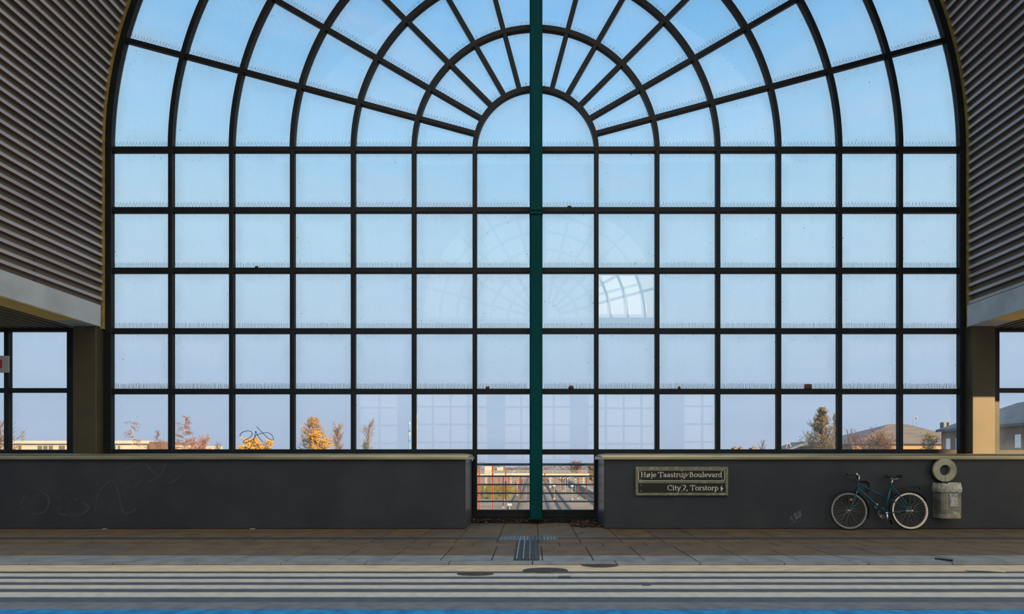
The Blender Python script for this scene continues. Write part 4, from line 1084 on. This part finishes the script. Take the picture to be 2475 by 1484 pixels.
# ------------------------------------------------------------------ outside: trees
def tree(name, px, ty, wpx, Y, leafm, lab, bark='bark', nb=26, leaves=900, shape='oval', droop=0., twig=1., ls=.11, lowest=.35, stems=1, seed=1, cat='tree', lean=0.):
    rnd = random.Random(seed); H = ZZ(ty, Y) - GZ; R = wpx * Y / F / 2
    t = thing(name, lab, cat, (XX(px, Y), Y, GZ), 'trees beyond the window')
    tb, lb = MB(), MB(); tips = []
    kb_ = MB()
    def br(p, d, ln, r, lev):
        n = 4 if lev < 2 else 3; pts_ = [p]; dd_ = d.copy()
        for k in range(n):
            dd_ = (dd_ + Vector((rnd.gauss(0, .13), rnd.gauss(0, .13), rnd.gauss(0, .08) + (.10 if droop <= 0 else -droop * (.25 + lev * .2))))).normalized()
            pts_.append(pts_[-1] + dd_ * ln / n)
        tb.tube(pts_, [r * (1 - .75 * k / n) for k in range(n + 1)], 4 if lev < 1 else 3, caps=False)
        if lev >= 1: tips.extend(pts_[1:])
        if lev < 2:
            for k in range(int((5 if lev == 0 else 3) * twig)):
                q = pts_[1 + rnd.randrange(n)] if lev else pts_[max(1, int(n * (.3 + .7 * rnd.random())))]
                e = (dd_ * .8 + Vector((rnd.gauss(0, .6), rnd.gauss(0, .6), rnd.gauss(.15, .4)))).normalized()
                br(q, e, ln * rnd.uniform(.35, .6), r * .45, lev + 1)
    for s in range(stems):
        off = Vector((rnd.uniform(-.75, .75) * R, rnd.uniform(-.5, .5) * R, 0)) if stems > 1 else Vector((0, 0, 0))
        hs = H * (rnd.uniform(.80, 1.0) if s else 1); tp = []; nn = 9
        for k in range(nn + 1):
            f = k / nn; tp.append(off * (.35 + .65 * f) + Vector((lean * R * f + rnd.gauss(0, .03) * R * f, rnd.gauss(0, .03) * R, hs * f)))
        kb_.tube(tp, [max(.02, .16 * (1 - .9 * k / nn)) * (1 if stems == 1 else .6) for k in range(nn + 1)], 6, caps=False)
        for i in range(int(nb / stems) + 1):
            f = lowest + (.98 - lowest) * (i + rnd.random()) / (nb / stems + 1); k = min(nn - 1, int(f * nn)); p = tp[k].lerp(tp[k + 1], f * nn - k)
            g_ = (f - lowest) / (1 - lowest)
            e = {'oval': math.sqrt(max(.05, 1 - (2 * g_ - .8) ** 2 / 1.5)), 'cone': 1.05 - g_ * .85, 'fan': .5 + .6 * g_ * (1.25 - g_), 'top': .8}[shape]
            an = rnd.uniform(0, 2 * PI); up = rnd.uniform(.35, .9) if droop <= 0 else rnd.uniform(.1, .5)
            if shape == 'fan': up = rnd.uniform(.9, 1.8)
            d = Vector((math.cos(an), math.sin(an), up)).normalized()
            br(p, d, R * e * rnd.uniform(.7, 1.05) / (1 if stems == 1 else 1.5), .05, 0)
    kb_.build('trunk', M[bark], t); tb.build('branches', M['bark_red' if bark == 'bark_pale' else bark], t)
    if leaves and tips:
        for i in range(leaves):
            p = rnd.choice(tips) + Vector((rnd.gauss(0, .12), rnd.gauss(0, .12), rnd.gauss(0, .12)))
            s = ls * rnd.uniform(.5, 1.05); u = Vector((rnd.gauss(0, 1), rnd.gauss(0, 1), rnd.gauss(0, 1))).normalized(); v = u.orthogonal().normalized()
            if droop > 0: u = Vector((rnd.gauss(0, .2), rnd.gauss(0, .2), -1)).normalized(); v = u.orthogonal().normalized() * .4
            lb.face([p - u * s, p - v * s * .6, p + u * s, p + v * s * .6])
        lb.build('foliage', LEAF[leafm], t)
    return t
tree('birch_tree', 321, 1012, 46, 92, 'purple', 'weeping birch with a pale trunk in front of the white building', 'bark_pale', 15, 260, 'top', .75, .7, .10, .70, seed=3)
tree('bare_tree', 381, 1038, 36, 120, 'purple', 'small purplish bare tree behind the brown end of the white building', 'bark_red', 24, 500, 'cone', 0, 1, .10, .6, seed=4)
tree('birch_tree', 446, 1003, 66, 100, 'purple', 'tall dark birch in the second pane from the left', 'bark_pale', 40, 1500, 'cone', .18, 1, .13, .5, seed=5)
tree('russet_bush', 465, 1060, 90, 95, 'orange', 'russet bush at the foot of the tall dark birch', 'bark_red', 60, 2200, 'oval', 0, 1, .11, .6, stems=7, seed=6, cat='bush')
tree('russet_bush', 508, 1064, 80, 105, 'red', 'reddish twiggy bush right of the russet bush', 'bark_red', 46, 700, 'fan', 0, 1.2, .09, .6, stems=8, seed=7, cat='bush')
tree('yellow_bush', 622, 1064, 88, 100, 'yellow', 'broad bright yellow bush under the scribble on the pane', 'bark', 60, 6000, 'oval', 0, 1.1, .23, .6, stems=9, seed=8, cat='bush')
tree('yellow_tree', 757, 1013, 104, 105, 'gold', 'tallest golden autumn tree in the fourth pane', 'bark', 70, 3600, 'cone', 0, 1.2, .12, .5, seed=9)
tree('yellow_tree', 770, 1050, 60, 100, 'yellow', 'bright yellow low tree in front of the tallest golden tree', 'bark', 44, 3400, 'oval', 0, 1, .19, .5, seed=10)
tree('yellow_tree', 815, 1036, 72, 110, 'gold', 'sparse golden tree right of the tallest golden tree', 'bark', 54, 900, 'fan', 0, 1.1, .11, .5, seed=11)
tree('bare_tree', 889, 1029, 76, 110, 'gold', 'bare fan-shaped tree with golden tips in the fifth pane', 'bark', 40, 420, 'fan', 0, 1.2, .10, .5, seed=12)
tree('conifer', 882, 1072, 34, 100, 'green', 'small dark green conifer in front of the bare fan-shaped tree', 'bark', 60, 2600, 'cone', 0, 1, .11, .5, seed=13)
tree('orange_tree', 0, 1026, 104, 70, 'orange', 'sparse orange-leaved tree at the left edge beside the chimney', 'bark', 34, 420, 'oval', 0, 1, .09, .5, seed=14)
tree('olive_tree', 1985, 988, 100, 95, 'olive', 'tall olive green tree left of the hipped roof', 'bark', 90, 8000, 'cone', 0, 1.1, .13, .45, seed=15)
tree('olive_tree', 2018, 1000, 42, 97, 'olive', 'narrow olive tree close right of the tall one', 'bark', 46, 1800, 'cone', 0, 1, .12, .45, seed=16)
tree('red_bush', 2115, 1050, 120, 100, 'red', 'wide reddish bush in front of the hipped roof', 'bark_red', 120, 4500, 'oval', 0, 1.2, .11, .6, stems=12, seed=17, cat='bush')
tree('red_bush', 2062, 1040, 50, 112, 'purple', 'purplish bare bush right of the olive trees', 'bark_red', 60, 900, 'fan', 0, 1.2, .10, .6, stems=6, seed=18, cat='bush')
tree('small_tree', 2246, 1052, 56, 85, 'lime', 'small yellow green tree before the ochre wall under the hipped roof', 'bark', 44, 1700, 'oval', 0, 1, .11, .55, seed=19)
tree('bare_tree', 1842, 1072, 40, 130, 'purple', 'low distant bare tree in the pane left of the olive trees', 'bark_red', 26, 200, 'fan', 0, 1, .1, .6, seed=20)
tree('bare_tree', 1392, 1124, 44, 230, 'purple', 'hazy purplish tree over the footbridge in the right recess pane', 'bark_red', 50, 1600, 'oval', 0, 1, .3, .25, seed=21)
tree('bare_tree', 1432, 1124, 30, 160, 'olive', 'dull green tree at the right end of the footbridge', 'bark', 50, 2000, 'oval', 0, 1, .25, .2, seed=22)
rr_ = random.Random(5)
tlb = MB(); hz = [0] * 200
for i in range(200): hz[i] = 3.5 + 2.2 * math.sin(i * .41) * math.sin(i * .173 + 1) + rr_.uniform(0, 2.2)
for i in range(9000):
    u = rr_.uniform(0, 199); x = -420 + 840 * u / 199; h = hz[int(u)] * (.6 + .4 * rr_.random()); z = GZ + h * rr_.random() ** .7; sz_ = rr_.uniform(.4, 1.1)
    c = Vector((x, rr_.uniform(430, 470), z)); uu = Vector((rr_.gauss(0, 1), rr_.gauss(0, .4), rr_.gauss(0, 1))).normalized() * sz_; vv = uu.orthogonal().normalized() * sz_ * .6
    tlb.face([c - uu, c - vv, c + uu, c + vv])
tag(tlb.build('treeline', mat('hazy_trees', (.075, .068, .085), .95, col2=(.06, .058, .075), scale=.2)), 'low hazy line of distant trees behind the railway', 'trees', kind='stuff')

# ------------------------------------------------------------------ outside: buildings
def bpart(bld, name, m, boxes, **k):
    b = MB()
    for q in boxes: b.box(*q)
    return b.build(name, M[m], bld, **k)
# white low building on the left
Y = 128; bld = thing('low_building', 'long low cream building with a flat roof on the far left', 'building', (XX(190, Y), Y, GZ))
def lx(px, Yq=Y, c=190): return XX(px, Yq) - XX(c, Y)
def lz(py, Yq=Y): return ZZ(py, Yq) - GZ
bpart(bld, 'wall', 'cream_wall', [(lx(-150), lx(358), 0, 12, 0, lz(1068))])
bpart(bld, 'roof', 'cream_wall', [(lx(-160), lx(362), -.8, 12.5, lz(1072.5), lz(1065.5))])
bpart(bld, 'annexe', 'brown_wall', [(lx(358), lx(402), -.2, 11, 0, lz(1067.5))], label='brown boarded end of the building')
bpart(bld, 'annexe', 'cream_wall', [(lx(402), lx(474), 2, 11, 0, lz(1076))], label='low cream end of the building')
for px0, px1 in ((25, 31), (45, 53), (92, 103), (106, 116), (119, 129), (143, 158), (271, 281), (286, 291), (296, 303), (318, 330)):
    f = bpart(bld, 'window', 'cream_wall', [(lx(px0) - .08, lx(px1) + .08, -.12, 0, lz(1089), lz(1076.5))]); bpart(bld, 'pane', 'win_dark', [(lx(px0), lx(px1), -.14, -.1, lz(1088), lz(1077.2))]).parent = f
bpart(bld, 'canopy', 'cream_wall', [(lx(318), lx(350), -3, 0, lz(1087), lz(1077.5))])
Yc = 150; tag(MB().lathe([(0, 0), (.32, 0), (.28, ZZ(1042, Yc) - GZ), (0, ZZ(1042, Yc) - GZ)], 14, (XX(55, Yc), Yc, GZ)).build('chimney', M['slate']), 'dark round chimney behind the cream building', 'chimney')
# striped poles by the fifth mullion
Yt = 110
t = thing('striped_mast', 'blue and white banded mast just left of a mullion near the middle', 'mast', (XX(990, Yt), Yt, GZ)); M['mast_blue'] = mat('mast_blue', (.08, .22, .38), .6)
cuts_ = [(None, 1068, 'mast_blue'), (1068, 1056, 'mast_blue'), (1056, 1045, 'cream_wall'), (1045, 1028, 'mast_blue'), (1028, 1021, 'cream_wall')]
z0 = 0
for a, b_, m_ in cuts_:
    z1 = ZZ(b_, Yt) - GZ; MB().tube([(0, 0, z0), (0, 0, z1)], .19, 10).build('band', M[m_], t); z0 = z1
t = thing('white_mast', 'slim cream mast with antenna boxes just right of the same mullion', 'mast', (XX(1007, Yt), Yt, GZ))
MB().tube([(0, 0, 0), (0, 0, ZZ(1000, Yt) - GZ)], [.14, .08], 8).build('pole', M['cream_wall'], t)
MB().box(-.15, .12, -.15, .15, ZZ(1012, Yt) - GZ, ZZ(1000, Yt) - GZ, ch=.03).box(-.14, .14, -.14, .14, ZZ(1036, Yt) - GZ, ZZ(1026, Yt) - GZ, ch=.03).build('antenna', M['cream_wall'], t)
# hipped roof building on the right
Y = 125; bld = thing('hipped_roof_building', 'large house with a weathered hipped roof and ochre wall on the right', 'building', (XX(2200, Y), Y, GZ))
def lx(px, Yq=Y): return XX(px, Yq) - XX(2200, Y)
def lz(py, Yq=Y): return ZZ(py, Yq) - GZ
x0, x1, ye, yd = lx(2056), lx(2380), 0., 26.
bpart(bld, 'wall', 'ochre_wall', [(x0 + 1, x1 - 1, 1, yd - 1, 0, lz(1072))])
rz0, rz1 = lz(1073), lz(1025, Y + 13); rx0, rx1 = XX(2150, Y + 13) - XX(2200, Y), x1 - 9
rb_ = MB()
rb_.face([(x0, ye, rz0), (x1, ye, rz0), (rx1, 13, rz1), (rx0, 13, rz1)], 0); rb_.face([(x0, yd, rz0), (x0, ye, rz0), (rx0, 13, rz1)], 1)  # hip and rear slopes coloured darker, painting in the roof's shaded sides
rb_.face([(x1, yd, rz0), (x0, yd, rz0), (rx0, 13, rz1), (rx1, 13, rz1)], 1); rb_.face([(x1, ye, rz0), (x1, yd, rz0), (rx1, 13, rz1)], 1); rb_.face([(x0, ye, rz0), (x0, yd, rz0), (x1, yd, rz0), (x1, ye, rz0)], 1)
rb_.build('roof', [M['tile_roof'], M['slate']], bld)
for px, w_ in ((2281, 7), (2293, 7)):
    a = XX(px, Y + 13) - XX(2200, Y); q = w_ * (Y + 13) / F / 2; bpart(bld, 'chimney', 'slate', [(a - q, a + q, 12.5, 13.8, rz1 - 1, rz1 + .45)])
a = XX(2207, Y + 13) - XX(2200, Y); MB().tube([(a, 13, rz1 - .3), (a, 13, rz1 + 2.6)], .04, 6).tube([(a + 1, 13, rz1 - .3), (a + 1, 13, rz1 + 1.6)], .03, 6).lathe([(0, 0), (.3, .1), (.32, .15)], 10, (a + 1, 13, rz1 + 1.6), axis='y').build('aerial', M['galv'], bld)
# brick building further right: its long side faces the railway
bld = thing('brick_house', 'dark brick house with slate roof and narrow white windows on the far right', 'building', (0, 0, GZ))
ya, yb_ = 80., 44.
xa = XX(2275, ya); xb = xa - 3.0
ev = ZZ(1039, ya) - GZ
def side(y): return xa + (xb - xa) * (ya - y) / (ya - yb_)
wbk = MB()
wbk.face([(side(ya), ya, 0), (side(yb_), yb_, 0), (side(yb_), yb_, ev), (side(ya), ya, ev)]); wbk.face([(side(ya), ya, 0), (side(ya), ya, ev), (side(ya) + 14, ya + 1, ev), (side(ya) + 14, ya + 1, 0)])
wbk.face([(side(yb_), yb_, 0), (side(yb_) + 14, yb_, 0), (side(yb_) + 14, yb_, ev), (side(yb_), yb_, ev)])
wbk.build('wall', M['brick'], bld)
rb_ = MB(); rg_ = ev + 3.4; o_ = .5
rb_.face([(side(ya) - o_, ya + o_, ev), (side(yb_) - o_, yb_ - o_, ev), (side(yb_) + 6, yb_ + 6, rg_), (side(ya) + 6, ya - 6, rg_)])
rb_.face([(side(ya) - o_, ya + o_, ev), (side(ya) + 6, ya - 6, rg_), (side(ya) + 14, ya + 1.5, ev)])
rb_.face([(side(yb_) - o_, yb_ - o_, ev), (side(yb_) + 14, yb_ - o_, ev), (side(yb_) + 6, yb_ + 6, rg_)])
rb_.face([(side(ya) + 6, ya - 6, rg_), (side(yb_) + 6, yb_ + 6, rg_), (side(yb_) + 14, yb_ - o_, ev), (side(ya) + 14, ya + 1.5, ev)])
rb_.build('roof', M['slate'], bld)
gt = MB()
for y0_, y1_ in ((yb_ - .5, ya + .5),): gt.face([(side(y0_) - .52, y0_, ev - .35), (side(y1_) - .52, y1_, ev - .35), (side(y1_) - .52, y1_, ev + .02), (side(y0_) - .52, y0_, ev + .02)])
gt.build('gutter', M['slate'], bld)
for y_ in (78.4, 76.4, 72.2, 70, 66.0, 64.0, 60.0, 58.2, 54.4, 52.6, 49, 47):
    d = .46; f = MB(); x_ = side(y_) - .03
    f.face([(x_, y_ - d, ev - 3.0), (x_, y_ + d, ev - 3.0), (x_, y_ + d, ev - 1.35), (x_, y_ - d, ev - 1.35)]); f.build('window', M['win_white'], bld)
# small gable roof behind the olive trees, and roofs along the horizon
Y = 150; bld = thing('gabled_house', 'small dark gabled roof left of the olive trees', 'building', (XX(1935, Y), Y, GZ))
q = lambda px: XX(px, Y) - XX(1935, Y); z_ = lambda py: ZZ(py, Y) - GZ
bpart(bld, 'wall', 'brick', [(q(1905), q(1990), 0, 8, 0, z_(1088))])
r_ = MB(); r_.face([(q(1898), -1, z_(1087)), (q(1948), -1, z_(1067)), (q(1948), 9, z_(1067)), (q(1898), 9, z_(1087))]); r_.face([(q(1948), -1, z_(1067)), (q(1996), -1, z_(1087)), (q(1996), 9, z_(1087)), (q(1948), 9, z_(1067))]); r_.face([(q(1898), -.9, z_(1087)), (q(1996), -.9, z_(1087)), (q(1948), -.9, z_(1067))])
r_.build('roof', M['slate'], bld)
MB().tube([(q(1905), 1, z_(1090)), *[(q(1910) + .55 * math.cos(a), 1, z_(1077) + .7 * math.sin(a)) for a in (PI, PI * .75, PI / 2, PI / 4, 0)], (q(1915), 1, z_(1090))], .14, 6).build('vent_pipe', M['cream_wall'], bld, label='cream arched vent pipe')
for px, w_, lab in ((1779, 9, 'single distant roof block on the horizon above the street sign'), (1793, 8, 'second distant roof block right of the street sign'), (1825, 14, 'widest distant roof block left of the bare low tree')):
    Y = 200; tag(MB().box(XX(px - w_ / 2, Y), XX(px + w_ / 2, Y), Y, Y + 3, GZ, ZZ(1082, Y)).box(XX(px - w_ / 4, Y), XX(px + w_ / 4, Y), Y, Y + 1, ZZ(1082.5, Y), ZZ(1079, Y)).build('far_building', M['brick']), lab, 'building', 'roof blocks on the horizon')
for x0, x1, y0, y1, m_, lab in ((1171, 1188, 1127, 1134, 'cream_wall', 'white far building block left of the tallest orange mast'), (1201, 1214, 1129.5, 1137, 'cream_wall', 'white far building block right of the tallest orange mast'), (1192, 1231, 1138, 1146, 'slate', 'long low dark far building under the white blocks'), (1244, 1279, 1138.5, 1146, 'slate', 'low dark far building near the teal column')):
    Y = 260 if m_ == 'slate' else 300; tag(MB().box(XX(x0, Y), XX(x1, Y), Y, Y + 10, GZ, ZZ(y0, Y), ch=.1).box(XX(x0, Y) - .2, XX(x1, Y) + .2, Y - .2, Y + 10, ZZ(y0, Y) - .5, ZZ(y0, Y) - .2).build('far_building', M[m_]), lab, 'building', 'blocks beyond the footbridge')

# ------------------------------------------------------------------ behind the camera: opposite station front (seen mirrored in the glass)
YO = -16.2; OX, OZ, OR = .72, 11.2, 8.4
ob = MB(); n = 48
A = [PI * j / n for j in range(n + 1)]
X0, X1, ZT = -40, 35.0, 22.0
low = [(-12.0, -9.4), (-8.2, -3.2), (-1.9, 2.6), (3.9, 8.9), (10.6, 13.2)]
for yy in (YO, YO - .4):
    for a, b_ in zip(A, A[1:]):
        p, q_ = (OX + OR * math.cos(a), OZ + OR * math.sin(a)), (OX + OR * math.cos(b_), OZ + OR * math.sin(b_))
        ob.face([(p[0], yy, p[1]), (q_[0], yy, q_[1]), (q_[0], yy, ZT), (p[0], yy, ZT)])
ob.box(X0, OX - OR, YO - .4, YO, 6.2, ZT); ob.box(OX + OR, X1, YO - .4, YO, 6.2, ZT); ob.box(OX - OR, OX + OR, YO - .4, YO, 6.2, OZ)
ob.box(X0, X1, YO - .4, YO, -.04, 1.2)
xp = X0
for (a, b_) in low:
    ob.box(xp, a, YO - .4, YO, 1.2, 6.2); xp = b_
ob.box(xp, X1, YO - .4, YO, 1.2, 6.2)
M['opp'] = mat('opposite_front', (.34, .31, .27), .8, col2=(.28, .26, .23), scale=.6)
wb = struct(ob.build('wall_back', M['opp']), 'dark station front across the street behind the camera', 'wall')
bars = MB()
for k in range(1, 7):
    pts_ = [(OX + k * 1.2 * math.cos(a), YO - .2, OZ + k * 1.2 * math.sin(a)) for a in A]; bars.tube(pts_, .10, 4)
for j in range(1, 12):
    a = PI * j / 12; bars.tube([(OX + 1.2 * math.cos(a), YO - .2, OZ + 1.2 * math.sin(a)), (OX + OR * math.cos(a), YO - .2, OZ + OR * math.sin(a))], .10, 4)
bars.box(OX - .2, OX + .2, YO - .3, YO - .1, OZ, OZ + OR)
for (a, b_) in low:
    k = max(1, round((b_ - a) / 1.25))
    for i in range(1, k): bars.box(a + (b_ - a) * i / k - .06, a + (b_ - a) * i / k + .06, YO - .3, YO - .1, 1.2, 6.2)
    for z in (2.45, 3.7, 4.95): bars.box(a, b_, YO - .3, YO - .1, z - .06, z + .06)
bars.build('glazing_bars', M['bar'], wb)
